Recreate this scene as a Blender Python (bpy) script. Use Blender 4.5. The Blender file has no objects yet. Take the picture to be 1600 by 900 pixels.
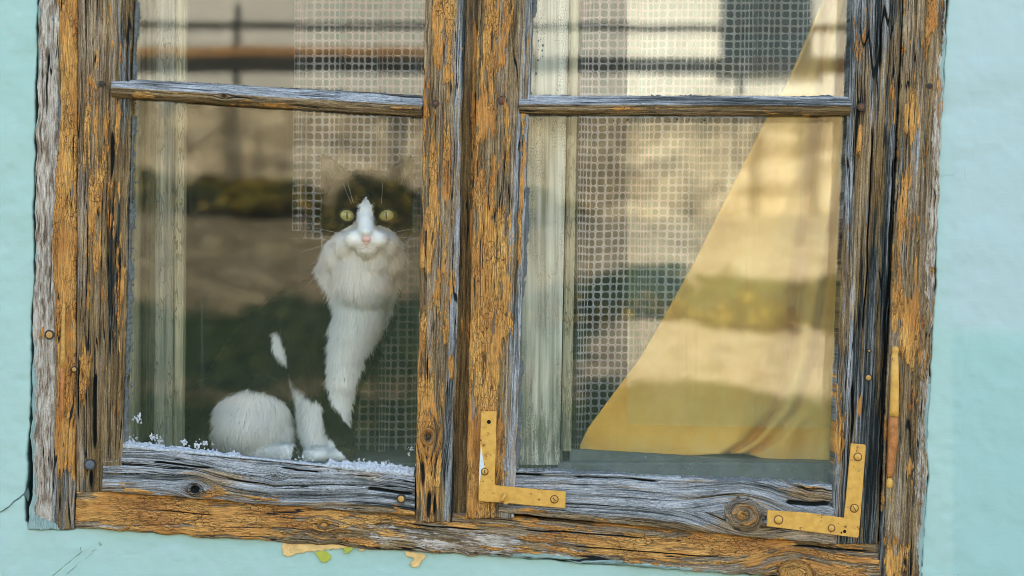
import bpy, bmesh, math, random
import numpy as np
from mathutils import Vector, Matrix, noise as mnoise
rad = math.radians
SC = bpy.context.scene
COL = SC.collection

# ------------------------------------------------------------------ camera, world, sun, exposure
D = 2.5            # camera distance from the wall plane
S = 0.0007         # metres per photo pixel in the wall plane
ZC = 1.45
cam_d = bpy.data.cameras.new('camera'); cam = bpy.data.objects.new('camera', cam_d); COL.objects.link(cam)
cam.location = (0, -D, ZC); cam.rotation_euler = (rad(90), 0, 0)
cam_d.sensor_width = 36; cam_d.lens = 36*D/(1600*S)
cam_d.clip_start = 0.05; cam_d.clip_end = 500
cam_d.dof.use_dof = True; cam_d.dof.focus_distance = D+0.004
cam_d.dof.aperture_fstop = cam_d.lens/12.5
SC.camera = cam

W = bpy.data.worlds.new('World'); SC.world = W; W.use_nodes = True
wn = W.node_tree.nodes; wl = W.node_tree.links
sky = wn.new('ShaderNodeTexSky'); sky.sky_type = 'NISHITA'; sky.sun_disc = False
SUN_EL, SUN_AZ = 40.0, -22.0       # the sun stands behind the house, a little to the left
sky.sun_elevation = rad(SUN_EL); sky.sun_rotation = rad(SUN_AZ)
sky.air_density = 1.0; sky.dust_density = 3.0; sky.ozone_density = 1.0
wl.new(sky.outputs[0], wn['Background'].inputs[0]); wn['Background'].inputs[1].default_value = 0.15
sun_d = bpy.data.lights.new('sun', 'SUN'); sun = bpy.data.objects.new('sun', sun_d); COL.objects.link(sun)
sun_d.energy = 3.0; sun_d.angle = rad(0.5); sun_d.color = (1.0, 0.93, 0.82)
dv = Vector((math.sin(rad(SUN_AZ))*math.cos(rad(SUN_EL)), math.cos(rad(SUN_AZ))*math.cos(rad(SUN_EL)), math.sin(rad(SUN_EL))))
sun.rotation_euler = dv.to_track_quat('Z', 'Y').to_euler(); sun.location = dv*20

SC.view_settings.view_transform = 'Standard'; SC.view_settings.look = 'None'
SC.view_settings.exposure = 2.52; SC.view_settings.gamma = 1.0; SC.view_settings.use_curve_mapping = False
SC.view_settings.use_white_balance = True; SC.view_settings.white_balance_temperature = 7600; SC.view_settings.white_balance_tint = 6
SC.render.engine = 'CYCLES'
cy = SC.cycles
cy.use_denoising = True; cy.denoiser = 'OPENIMAGEDENOISE'; cy.denoising_input_passes = 'RGB_ALBEDO_NORMAL'
cy.max_bounces = 10; cy.diffuse_bounces = 4; cy.glossy_bounces = 4; cy.transmission_bounces = 6; cy.transparent_max_bounces = 24
cy.caustics_reflective = False; cy.caustics_refractive = False; cy.sample_clamp_indirect = 6.0
cy.filter_width = 1.0

# ------------------------------------------------------------------ helpers
def P(px, py, y=0.0):
    """photo pixel -> point at depth y behind the wall plane"""
    k = (D+y)/D
    return Vector(((px-800)*S*k, y, ZC+(450-py)*S*k))
def R(px, py, L):
    """point of the yard at distance L in front of the house that is mirrored at a place in the glass"""
    k = (D+L)/D
    return Vector(((px-800)*S*k, -L, ZC+(450-py)*S*k))
def lin(y, y0, x0, y1, x1): return x0+(x1-x0)*(y-y0)/(y1-y0)
def link(name, me, mat=None, parent=None):
    o = bpy.data.objects.new(name, me); COL.objects.link(o)
    if mat: me.materials.append(mat)
    if parent: o.parent = parent; o.matrix_parent_inverse = Matrix.Translation(-Vector(parent.location))
    return o
def thing(name, label, cat, loc=(0, 0, 0), group=None):
    o = bpy.data.objects.new(name, None); COL.objects.link(o); o.location = loc; o.empty_display_size = .05
    return tag(o, label, cat, group)
def tag(o, label, cat=None, group=None, kind=None):
    if label: o['label'] = label
    if cat: o['category'] = cat
    if group: o['group'] = group
    if kind: o['kind'] = kind
    return o
def struct(o): o['kind'] = 'structure'; return o
def sm(a, b, x): t = np.clip((x-a)/(b-a), 0, 1); return t*t*(3-2*t)
def _h(i, j, s):
    n = (i.astype(np.int64)*374761393 + j.astype(np.int64)*668265263 + s*974634777) & 0xffffffff
    n = ((n ^ (n >> 13))*1274126177) & 0xffffffff
    n = n ^ (n >> 16)
    return (n & 0xffff)/65535.0
def vn(x, y, s=0):
    x = np.asarray(x, float); y = np.asarray(y, float); x, y = np.broadcast_arrays(x, y)
    i = np.floor(x).astype(np.int64); j = np.floor(y).astype(np.int64)
    fx = x-i; fy = y-j; fx = fx*fx*(3-2*fx); fy = fy*fy*(3-2*fy)
    return (_h(i, j, s)*(1-fx)+_h(i+1, j, s)*fx)*(1-fy)+(_h(i, j+1, s)*(1-fx)+_h(i+1, j+1, s)*fx)*fy
def fbm(x, y, s=0, o=4, g=.5):
    t = 0; a = 1.0; n = 0
    for k in range(o):
        t = t+a*vn(x*2**k+17.3*k, y*2**k-9.1*k, s+k*7); n += a; a *= g
    return t/n
def grid_mesh(name, V, shape, attrs=None, mat=None, parent=None, smooth=True, flip=False):
    """V (n,m,3) grid -> mesh"""
    n, m = shape; me = bpy.data.meshes.new(name)
    V = V.reshape(-1, 3)
    idx = np.arange(n*m).reshape(n, m)
    q = np.stack([idx[:-1, :-1], idx[:-1, 1:], idx[1:, 1:], idx[1:, :-1]], -1).reshape(-1, 4)
    if flip: q = q[:, ::-1]
    quads_mesh(me, V, q, smooth)
    for k, a in (attrs or {}).items(): set_attr(me, k, a)
    return link(name, me, mat, parent)
def quads_mesh(me, V, q, smooth=True):
    k = q.shape[1]
    me.vertices.add(len(V)); me.vertices.foreach_set('co', np.ascontiguousarray(V, dtype=np.float32).ravel())
    me.loops.add(q.size); me.loops.foreach_set('vertex_index', np.ascontiguousarray(q, dtype=np.int32).ravel())
    me.polygons.add(len(q)); me.polygons.foreach_set('loop_start', np.arange(0, q.size, k, dtype=np.int32))
    me.polygons.foreach_set('loop_total', np.full(len(q), k, dtype=np.int32))
    me.polygons.foreach_set('use_smooth', np.full(len(q), smooth))
    me.update(); me.validate()
def set_attr(me, name, a):
    a = np.asarray(a, dtype=np.float32)
    if a.ndim >= 2 and a.shape[-1] == 3 and a.size == len(me.vertices)*3:
        at = me.attributes.new(name, 'FLOAT_VECTOR', 'POINT'); at.data.foreach_set('vector', a.ravel())
    else:
        at = me.attributes.new(name, 'FLOAT', 'POINT'); at.data.foreach_set('value', a.ravel())
def bm_obj(name, bm, mat=None, parent=None, smooth=False):
    me = bpy.data.meshes.new(name); bm.normal_update(); bm.to_mesh(me); bm.free()
    if smooth:
        for p in me.polygons: p.use_smooth = True
    return link(name, me, mat, parent)
def add_box(bm, a, b, bev=0.0):
    a = Vector(a); b = Vector(b)
    r = bmesh.ops.create_cube(bm, size=1.0)
    for v in r['verts']: v.co = Vector(((a.x+b.x)/2+v.co.x*(b.x-a.x), (a.y+b.y)/2+v.co.y*(b.y-a.y), (a.z+b.z)/2+v.co.z*(b.z-a.z)))
    if bev: bmesh.ops.bevel(bm, geom=list({e for v in r['verts'] for e in v.link_edges}), offset=bev, segments=2, affect='EDGES', profile=.5)
def add_tube(bm, pts, rads, seg=10, cap=True):
    pts = [Vector(p) for p in pts]; rings = []
    for i, p in enumerate(pts):
        d = (pts[min(i+1, len(pts)-1)]-pts[max(i-1, 0)]).normalized()
        a = d.cross(Vector((0, 0, 1)) if abs(d.z) < .9 else Vector((0, 1, 0))).normalized(); b = d.cross(a)
        r = rads[i] if hasattr(rads, '__len__') else rads
        rings.append([bm.verts.new(p+(a*math.cos(t)+b*math.sin(t))*r) for t in [2*math.pi*k/seg for k in range(seg)]])
    for i in range(len(rings)-1):
        for k in range(seg): bm.faces.new((rings[i][k], rings[i][(k+1) % seg], rings[i+1][(k+1) % seg], rings[i+1][k]))
    if cap:
        bm.faces.new(rings[0][::-1]); bm.faces.new(rings[-1])
def add_ball(bm, c, r, sc=(1, 1, 1), sub=2, rot=None):
    m = Matrix.Translation(Vector(c)) @ (rot or Matrix.Identity(4)) @ Matrix.Diagonal((sc[0]*r, sc[1]*r, sc[2]*r, 1))
    return bmesh.ops.create_icosphere(bm, subdivisions=sub, radius=1, matrix=m)['verts']
def plate(bm, pts, y0, y1, bev=0.0006):
    """extruded outline: pts are photo pixels in the wall plane, front at y0, back at y1"""
    f = bm.faces.new([bm.verts.new(P(x, y, 0)+Vector((0, y0, 0))) for x, y in pts])
    e = bmesh.ops.extrude_face_region(bm, geom=[f])
    vs = [g for g in e['geom'] if isinstance(g, bmesh.types.BMVert)]
    for v in vs: v.co.y += (y1-y0)
    bmesh.ops.recalc_face_normals(bm, faces=bm.faces)
    if bev: bmesh.ops.bevel(bm, geom=[ed for ed in bm.edges if abs(ed.verts[0].co.y-y0) < 1e-5 and abs(ed.verts[1].co.y-y0) < 1e-5], offset=bev, segments=2, affect='EDGES')

# ------------------------------------------------------------------ material tools
class NT:
    def __init__(s, name):
        s.m = bpy.data.materials.new(name); s.m.use_nodes = True; s.t = s.m.node_tree; s.N = s.t.nodes; s.L = s.t.links
        s.b = s.N['Principled BSDF']; s.out = s.N['Material Output']
    def n(s, typ, ins=None, **kw):
        k = s.N.new(typ)
        for a, v in kw.items(): setattr(k, a, v)
        for a, v in (ins or {}).items(): s.put(k.inputs[a], v)
        return k
    def put(s, sock, v):
        if isinstance(v, bpy.types.NodeSocket): s.L.new(v, sock)
        elif isinstance(v, bpy.types.Node): s.L.new(v.outputs[0], sock)
        else:
            if sock.type == 'RGBA' and len(v) == 3: v = (*v, 1)
            sock.default_value = v
    def math(s, op, a, b=0.0, c=0.0, clamp=False):
        k = s.N.new('ShaderNodeMath'); k.operation = op; k.use_clamp = clamp
        s.put(k.inputs[0], a); s.put(k.inputs[1], b); s.put(k.inputs[2], c); return k.outputs[0]
    def attr(s, name, vec=False):
        k = s.N.new('ShaderNodeAttribute'); k.attribute_name = name; return k.outputs['Vector' if vec else 'Fac']
    def noise(s, vec, scale, detail=3, rough=.5, dist=0):
        k = s.n('ShaderNodeTexNoise', {'Scale': scale, 'Detail': detail, 'Roughness': rough, 'Distortion': dist}); s.put(k.inputs['Vector'], vec); return k.outputs[0]
    def mapv(s, vec, sc, loc=(0, 0, 0)):
        k = s.n('ShaderNodeMapping', {'Scale': sc, 'Location': loc}); s.put(k.inputs['Vector'], vec); return k.outputs[0]
    def ramp(s, fac, stops, interp='LINEAR'):
        k = s.N.new('ShaderNodeValToRGB'); s.put(k.inputs[0], fac); e = k.color_ramp.elements; k.color_ramp.interpolation = interp
        while len(e) < len(stops): e.new(.5)
        for x, (p, c) in zip(e, stops): x.position = p; x.color = (*c, 1) if len(c) == 3 else c
        return k.outputs[0]
    def mix(s, f, a, b, mode='MIX'):
        k = s.N.new('ShaderNodeMix'); k.data_type = 'RGBA'; k.blend_type = mode
        s.put(k.inputs[0], f); s.put(k.inputs[6], a); s.put(k.inputs[7], b); return k.outputs[2]
    def smooth(s, x, a, b):
        k = s.N.new('ShaderNodeMapRange'); k.interpolation_type = 'SMOOTHSTEP'; s.put(k.inputs[0], x)
        k.inputs[1].default_value = a; k.inputs[2].default_value = b; return k.outputs[0]
    def bump(s, h, dist, strength=1.0, normal=None):
        k = s.n('ShaderNodeBump', {'Strength': strength, 'Distance': dist}); s.put(k.inputs['Height'], h)
        if normal: s.put(k.inputs['Normal'], normal)
        return k.outputs[0]
    def geo(s): return s.n('ShaderNodeNewGeometry').outputs['Position']
    def obj(s): return s.n('ShaderNodeTexCoord').outputs['Object']
    def fin(s, col=None, rough=.8, bump=None, spec=.25):
        if col is not None: s.put(s.b.inputs['Base Color'], col)
        s.put(s.b.inputs['Roughness'], rough); s.b.inputs['Specular IOR Level'].default_value = spec
        if bump is not None: s.put(s.b.inputs['Normal'], bump)
        return s.m

def make_wood():
    t = NT('weathered_wood')
    g = t.attr('g', True)                    # (across, along, member seed) in metres
    paint, pale, aqua, och, crk, lit = [t.attr(k) for k in ('paint', 'pale', 'aqua', 'ochre', 'crk', 'lite')]
    f1 = t.noise(t.mapv(g, (520, 9, 40)), 1.0, 3, .6)
    f2 = t.noise(t.mapv(g, (1500, 28, 40)), 1.0, 2, .6)
    f3 = t.noise(t.mapv(g, (170, 4, 40)), 1.0, 2, .5)
    fib = t.math('ADD', t.math('MULTIPLY', f1, .48), t.math('ADD', t.math('MULTIPLY', f2, .34), t.math('MULTIPLY', f3, .18)))
    fib2 = t.math('ADD', fib, t.math('MULTIPLY', t.math('SUBTRACT', lit, .5), .3))
    base = t.ramp(fib2, [(.37, (.012, .019, .021)), (.43, (.055, .066, .066)), (.49, (.15, .158, .15)), (.55, (.27, .275, .27)), (.62, (.45, .465, .48))])
    # ochre stain left in the fibres
    sn = t.noise(t.mapv(g, (260, 6, 33), (3, 1, 0)), 1.0, 3, .6)
    smk = t.smooth(t.math('ADD', sn, t.math('SUBTRACT', och, .5)), .44, .60)
    ocol = t.ramp(t.noise(t.mapv(g, (400, 14, 21), (8, 0, 0)), 1.0, 2), [(.3, (.24, .12, .04)), (.5, (.52, .31, .115)), (.7, (.70, .45, .17))])
    base = t.mix(t.math('MULTIPLY', smk, .68), base, t.mix(.35, ocol, base, 'MULTIPLY'))
    base = t.mix(t.math('MULTIPLY', t.math('MULTIPLY', smk, .7), t.smooth(fib, .48, .37)), base, (.02, .014, .008))
    ln = t.math('ABSOLUTE', t.math('SUBTRACT', t.noise(t.mapv(g, (430, 4.5, 29), (1, 7, 0)), 1.0, 1, .4), .5))
    ln2 = t.math('ABSOLUTE', t.math('SUBTRACT', t.noise(t.mapv(g, (900, 13, 29), (4, 2, 0)), 1.0, 1, .4), .5))
    lnm = t.math('MAXIMUM', t.smooth(ln, .018, .003), t.math('MULTIPLY', t.smooth(ln2, .022, .004), .75))
    lnm = t.math('MULTIPLY', lnm, t.smooth(t.noise(t.mapv(g, (120, 16, 3)), 1.0, 2), .38, .52))
    base = t.mix(t.math('MULTIPLY', lnm, .8), base, (.014, .015, .015))
    grit = t.noise(t.mapv(g, (1500, 420, 60)), 1.0, 2, .7); grit2 = t.noise(t.mapv(g, (2600, 90, 60), (2, 3, 0)), 1.0, 1, .6)
    gm = t.math('ADD', t.math('MULTIPLY', t.math('SUBTRACT', grit, .5), 2.4), t.math('MULTIPLY', t.math('SUBTRACT', grit2, .5), 2.2))
    gmul = t.n('ShaderNodeCombineColor', {0: t.math('ADD', gm, .95, clamp=False), 1: t.math('ADD', gm, .95), 2: t.math('ADD', gm, .95)})
    base = t.mix(.75, base, gmul, 'MULTIPLY')
    # pale pinkish old paint
    n1 = t.noise(t.mapv(g, (700, 160, 11)), 1.0, 3, .6)
    pmk = t.smooth(t.math('ADD', pale, t.math('MULTIPLY', t.math('SUBTRACT', n1, .5), .9)), .44, .56)
    pcol = t.ramp(t.noise(t.mapv(g, (300, 60, 5)), 1.0, 3), [(.36, (.24, .175, .125)), (.45, (.46, .37, .295)), (.56, (.62, .54, .45)), (.7, (.68, .66, .58))])
    base = t.mix(t.math('MULTIPLY', pmk, .93), base, t.mix(t.math('MULTIPLY', lnm, .7), t.mix(.5, pcol, gmul, 'MULTIPLY'), (.12, .09, .07)))
    # orange-ochre paint with cracks that follow and cross the grain
    n2 = t.noise(t.mapv(g, (620, 110, 9)), 1.0, 3, .65)
    pm = t.math('ADD', paint, t.math('MULTIPLY', t.math('SUBTRACT', n2, .5), .42))
    mk = t.smooth(pm, .49, .53)
    vo = t.n('ShaderNodeTexVoronoi', {'Scale': 1.0, 'Randomness': 1.0}, feature='DISTANCE_TO_EDGE')
    wv = t.n('ShaderNodeVectorMath', operation='ADD'); t.put(wv.inputs[0], t.mapv(g, (420, 140, 7)))
    ns = t.n('ShaderNodeTexNoise', {'Scale': 1.0, 'Detail': 2.0}); t.put(ns.inputs['Vector'], t.mapv(g, (350, 120, 5)))
    t.put(wv.inputs[1], ns.outputs['Color']); t.put(vo.inputs['Vector'], wv.outputs[0])
    ck = t.smooth(vo.outputs['Distance'], .055, .012)
    ckg = t.smooth(t.noise(t.mapv(g, (60, 22, 3)), 1.0, 2), .40, .56)
    ck = t.math('MULTIPLY', ck, ckg)
    hue = t.noise(t.mapv(g, (45, 14, 19)), 1.0, 3, .6)
    och_c = t.ramp(hue, [(.30, (.46, .165, .042)), (.45, (.62, .27, .065)), (.6, (.72, .37, .10)), (.75, (.78, .45, .15))])
    grime = t.noise(t.mapv(g, (900, 70, 13)), 1.0, 4, .7)
    och_c = t.mix(t.smooth(grime, .56, .40), och_c, (.38, .18, .05))
    och_c = t.mix(.45, och_c, gmul, 'MULTIPLY')
    och_c = t.mix(t.math('MULTIPLY', ck, .8), och_c, (.022, .013, .010))
    base = t.mix(mk, base, och_c)
    # aqua wall paint carried over the edge of the wood
    n3 = t.noise(t.mapv(g, (200, 90, 9), (5, 5, 0)), 1.0, 4, .65)
    am = t.smooth(t.math('ADD', aqua, t.math('MULTIPLY', t.math('SUBTRACT', n3, .5), .8)), .46, .56)
    base = t.mix(am, base, t.mix(n1, (.27, .40, .38), (.37, .52, .50)))
    # dirt inside the splits
    base = t.mix(t.smooth(crk, .25, .8), base, (.014, .018, .018))
    h = t.math('ADD', t.math('MULTIPLY', fib, t.math('SUBTRACT', 1.0, t.math('MULTIPLY', mk, .75))), t.math('MULTIPLY', mk, .32))
    h = t.math('SUBTRACT', h, t.math('MULTIPLY', ck, .25))
    h = t.math('SUBTRACT', t.math('ADD', h, t.math('MULTIPLY', am, .12)), t.math('MULTIPLY', lnm, .15))
    return t.fin(base, t.math('ADD', .82, t.math('MULTIPLY', mk, -.22)), t.bump(h, .0034, 1.0), .22)
WOOD = make_wood()

def simple(name, col, rough=.7, spec=.3, metal=0, var=.25, scale=60, bump=.0004, bscale=300):
    t = NT(name); p = t.geo()
    a = t.noise(p, scale, 4, .6); lo = tuple(c*(1-var) for c in col); hi = tuple(min(1, c*(1+var)) for c in col)
    c = t.ramp(a, [(.3, lo), (.7, hi)]); t.b.inputs['Metallic'].default_value = metal
    return t.fin(c, rough, t.bump(t.noise(p, bscale, 4, .6), bump) if bump else None, spec)

# ------------------------------------------------------------------ wooden members
def member(name, TL, TR, BR, BL, thick, parent, along='v', seed=0, res=(.00055, .0011), r=.0025, knots=(), paint=None, pale=None,
           aqua=None, ochre=.5, lite=.5, crack=.5, prof=None, rag=(.0008, .0008), depth=.0016, flow=None, chips=.0010, ends=(0, 0), slits=()):
    """corners are points on the front face; grain runs top-bottom ('v') or left-right ('h')"""
    TL, TR, BR, BL = [np.array(p) for p in (TL, TR, BR, BL)]
    if along == 'v': A0, A1, B0, B1 = TL, TR, BL, BR       # across 0->1 at start / end
    else: A0, A1, B0, B1 = TL, BL, TR, BR
    w = (np.linalg.norm(A1-A0)+np.linalg.norm(B1-B0))/2; l = (np.linalg.norm(B0-A0)+np.linalg.norm(B1-A1))/2
    nf = max(8, int(w/res[0])); nl = max(8, int(l/res[1]))
    cs = [(0, thick), (0, thick*.5), (0, r*2.2), (0, r)]
    cs += [(r*(1-math.cos(t)), r*(1-math.sin(t))) for t in (rad(25), rad(50), rad(70))]
    cs += [(x, 0) for x in np.linspace(r, w-r, nf)]
    cs += [(w-r*(1-math.cos(t)), r*(1-math.sin(t))) for t in (rad(70), rad(50), rad(25))]
    cs += [(w, r), (w, r*2.2), (w, thick*.5), (w, thick)]
    cs = np.array(cs); c = cs[:, 0]; dep = cs[:, 1]
    v = np.linspace(0, 1, nl); m = len(c)
    Cc = np.tile(c, (nl, 1)); A = np.repeat((v*l)[:, None], m, 1); U = Cc/w; Vv = A/l
    DEP = np.tile(dep, (nl, 1)); front = 1-sm(0, r*1.5, DEP)
    # grain coordinates, warped by knots and a slow wander
    ga = A.copy(); gc = Cc + .0032*(fbm(A*4+seed, Cc*6, seed+5, 2)-.5) + .0006*(vn(A*40, Cc*60, seed+6)-.5)
    if flow is not None: gc = gc + flow(U, Vv, A, Cc)
    kd = np.zeros_like(A); kring = np.zeros_like(A)
    for (ku, kv, kr, hole) in knots:
        dx = A-kv*l; dc = Cc-ku*w; rr = np.sqrt((dx/1.25)**2+dc**2)+1e-6
        s = np.sign(dc)+(dc == 0)
        gc = gc - s*kr*1.25*np.exp(-(dx/(kr*2.3))**2)*np.exp(-np.abs(dc)/(kr*2.2))
        ins = 1-sm(kr*.75, kr*1.0, rr)
        gc = gc*(1-ins)+(rr*1.6+.006*(fbm(A*120, Cc*120, seed+8, 3)-.5))*ins; ga = ga*(1-ins)+(np.arctan2(dc, dx)*kr*.5)*ins
        kring = np.maximum(kring, np.exp(-((rr*(1+.35*(vn(A*160, Cc*160, seed+4)-.5))-kr*.9)/(kr*.10))**2)*.6*sm(.45,.8,vn(A*220, Cc*220, seed+3)))
        kd = np.maximum(kd, (1-sm(kr*.35, kr*.7, rr+kr*.3*(vn(A*350, Cc*350, seed)-.5)))*hole)
    # splits
    n = fbm(ga*7+seed, gc*330, seed+11, 2, .4); gate = sm(.54-.12*crack, .74-.18*crack, fbm(ga*9+3, gc*70, seed+12, 2))
    ck = (1-sm(.006, .042, np.abs(n-.5)))*gate*.85
    n2 = fbm(ga*3+seed*2, gc*75, seed+21, 2, .4); gate2 = sm(.58-.08*crack, .68-.08*crack, fbm(ga*5+9, gc*40, seed+22, 2))
    ck2 = (1-sm(.002, .013, np.abs(n2-.5)))*gate2
    for (su, s0, s1, sw) in slits:
        wob = .0016*(fbm(A*30, A*0, seed+131, 2)-.5)*2; env = sm(s0-.012, s0+.01, Vv)*(1-sm(s1-.02, s1+.012, Vv))
        kd = np.maximum(kd, np.exp(-((Cc-su*w-wob)/(sw*(.4+.6*env)+1e-6))**4)*env)
    CK = np.clip(np.maximum(np.maximum(ck, ck2), np.maximum(kring, kd)), 0, 1)*front
    fine = fbm(ga*14, gc*600, seed+31, 2); med = fbm(ga*6, gc*160, seed+32, 2)
    def fld(f, amp, sa, sc_, sd):
        if f is None: return np.full_like(A, -.6)
        b = f(U, Vv) if callable(f) else np.full_like(A, float(f))
        return b + amp*(fbm(ga*sa, gc*sc_, seed+sd, 4, .6)-.5)*2
    lfine = .9*(med-.5)+.5*(fine-.5)
    pt = fld(paint, .62, 26, 190, 41); pl = fld(pale, .5, 30, 160, 51); aq = fld(aqua, .35, 40, 60, 61)
    oc = fld(ochre, .35, 9, 60, 71); lt = fld(lite, .25, 7, 60, 81)+lfine
    pm = sm(.47, .55, pt)
    inward = front*((1-pm*.8)*(depth*.6*(1-fine)*.6+depth*(1-med)*.6)+CK*(depth*1.3)*(1-.4*pm)+kd*.003) - front*pm*chips
    inward = inward + front*.0012*(fbm(A*12, Cc*30, seed+91, 2)-.5)
    if prof is not None: inward = inward + prof(U)*sm(thick, thick*.4, DEP)
    # outline wear
    e0 = rag[0]*(fbm(A*60, A*0+1, seed+101, 3)-.35)*2+rag[0]*1.5*np.maximum(0, vn(A*35, A*0, seed+103)-.72)*3
    e1 = rag[1]*(fbm(A*60, A*0+7, seed+102, 3)-.35)*2+rag[1]*1.5*np.maximum(0, vn(A*35, A*0+5, seed+104)-.72)*3
    Uw = U + (e0*(1-U)**3-e1*U**3)/w
    X = ((A0*(1-Vv[..., None])+B0*Vv[..., None])*(1-Uw[..., None])+(A1*(1-Vv[..., None])+B1*Vv[..., None])*Uw[..., None])
    ad = (B0-A0)/l
    if ends[0]: X += ad*(ends[0]*(fbm(Cc*250, Cc*0, seed+111, 3)-.3)*(1-sm(0, .03, Vv)))[..., None]
    if ends[1]: X -= ad*(ends[1]*(fbm(Cc*250, Cc*0+3, seed+112, 3)-.3)*sm(.97, 1, Vv))[..., None]
    X[..., 1] += np.minimum(DEP+inward, thick)
    # closed ends: one softened row, then a row pulled to the back
    def endrow(X, k, s):
        e = X[k].copy(); e[:, 1] = np.maximum(e[:, 1], X[k][:, 1]+.0); b = e.copy(); b[:, 1] = X[k][:, 1].max(); return b
    X = np.concatenate([endrow(X, 0, 0)[None], X, endrow(X, -1, 0)[None]]); pad = lambda a: np.concatenate([a[:1], a, a[-1:]])
    G = np.stack([gc, ga, np.full_like(ga, seed*.173)], -1)
    at = {'g': pad(G), 'paint': pad(pt), 'pale': pad(pl), 'aqua': pad(aq), 'ochre': pad(oc), 'crk': pad(np.clip(CK, 0, 1)), 'lite': pad(lt)}
    return grid_mesh(name, X, (nl+2, m), at, WOOD, parent, flip=(along == 'v'))

def G2(u0, v0, su, sv, amp): return lambda u, v: amp*np.exp(-((u-u0)/su)**2-((v-v0)/sv)**2)
def splat(base, *gs):
    def f(u, v):
        b = base(u, v) if callable(base) else np.full_like(u, float(base))
        for (u0, v0, su, sv, a) in gs: b = b + a*np.exp(-((u-u0)/su)**2-((v-v0)/sv)**2)
        return b
    return f
TOP = -200
def quad(xl0, xr0, y0, xl1, xr1, y1, yf=0.0, yf1=None):
    yf1 = yf if yf1 is None else yf1
    return (P(xl0, y0)+Vector((0, yf, 0)), P(xr0, y0)+Vector((0, yf, 0)), P(xr1, y1)+Vector((0, yf1, 0)), P(xl1, y1)+Vector((0, yf1, 0)))
def vv(py, y0, y1): return (py-y0)/(y1-y0)

# ---- fixed frame
FR = thing('window_frame', 'weathered outer window frame of cracked grey wood and flaking orange paint set in the aqua wall', 'window frame', P(740, 850, .01))
bmL = 828
q = quad(lin(TOP, 0, 61, bmL, 45), lin(TOP, 0, 121, bmL, 117), TOP, 45, 117, bmL, -.003)
member('jamb', *q, .06, FR, seed=3, rag=(.0022, .0006), ends=(0, .003), crack=.35, depth=.0011,
       paint=splat(lambda u, v: -.25+1.05*sm(.42, .60, u+.08*np.sin(v*14))-.25*sm(.80, .97, v), (.8, .3, .2, .25, .35), (.25, .70, .12, .02, .9), (.3, .93, .15, .02, .9), (.6, .6, .2, .12, .15), (.8, .97, .3, .05, -.5)),
       pale=splat(lambda u, v: .82-1.0*sm(.45, .62, u), (.85, .96, .2, .03, .5)),
       aqua=splat(lambda u, v: .62-3.2*u+.25*sm(.6, 1, v)+1.8*sm(.975, .995, v), (.05, .4, .08, .1, -.2)), lite=.62, ochre=.55)
bmR = 960
q = quad(lin(TOP, 0, 1413, 850, 1374), lin(TOP, 0, 1480, 900, 1442), TOP, lin(bmR, 0, 1413, 850, 1374), lin(bmR, 0, 1480, 900, 1442), bmR, -.003)
vR = lambda y: vv(y, TOP, bmR)
member('jamb', *q, .06, FR, seed=7, rag=(.0006, .0020), ends=(0, .003), crack=.75, depth=.0018, res=(.0005, .0011),
       paint=splat(lambda u, v: .26-.10*sm(.6, .9, u), (.65, vR(30), .25, .06, .5), (.25, vR(230), .1, .12, .25), (.15, vR(350), .10, .07, .35), (.5, vR(510), .34, .055, .75), (.1, vR(470), .1, .05, .3), (.4, vR(880), .3, .03, .35), (.85, vR(150), .2, .05, .2), (.2, vR(770), .12, .09, .3), (.55, vR(700), .2, .06, .12)),
       pale=splat(lambda u, v: -.1+.55*sm(.6, .95, u), (.9, vR(200), .12, .05, .9), (.8, vR(420), .2, .06, .35), (.75, vR(720), .2, .1, .3)),
       aqua=splat(lambda u, v: -.55+.85*sm(.7, 1.0, u), (.95, vR(60), .12, .12, .4), (.9, vR(850), .25, .09, .55), (.95, vR(640), .1, .05, .3)), lite=.5, ochre=.70)
# bottom board, wanders down to the right
q = (P(119, 763)+Vector((0, .004, 0)), P(1374, 845)+Vector((0, .006, 0)), P(1374, 912)+Vector((0, -.008, 0)), P(119, 826)+Vector((0, -.006, 0)))
hx = lambda x: (x-119)/1255
member('sill', *q, .06, FR, along='h', seed=12, slits=((.42, hx(250), hx(340), .0006), (.35, hx(640), hx(760), .0008), (.30, hx(820), hx(1010), .0009), (.62, hx(900), hx(1120), .0007), (.25, hx(1240), hx(1366), .0012)), rag=(.0010, .0020), crack=.7, depth=.0015, r=.004, res=(.0005, .0010),
       flow=lambda u, v, a, c: .012*np.sin(v*5.0+.6)+.012*v,
       knots=((.93, hx(1243), .018, .35), (.5, hx(505), .006, .2)),
       paint=splat(lambda u, v: .50+.10*np.sin(v*9)-.14*sm(.75, 1, u), (.5, .10, .4, .12, .22), (.3, .35, .3, .05, .1), (.55, hx(1010), .3, .06, .42), (.6, hx(680), .25, .05, -.25), (.7, hx(1100), .3, .06, .1), (.85, hx(1243), .3, .02, .3)),
       pale=splat(.12, (.8, hx(720), .35, .12, .35), (.7, hx(880), .3, .1, .3), (.5, hx(560), .3, .05, .25), (.8, .1, .2, .1, .3)),
       aqua=splat(lambda u, v: -.5+.85*sm(.68, 1, u)*sm(.1, .3, v), (.95, hx(900), .22, .12, .55), (.95, hx(170), .12, .03, .3)), ochre=.78, lite=.62)
# head board above the picture
q = quad(60, 1485, -262, 62, 1484, TOP-4, -.002)
member('head', *q, .06, FR, along='h', seed=14, paint=.5, pale=.1, ochre=.7, crack=.4, res=(.0009, .003))
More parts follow.
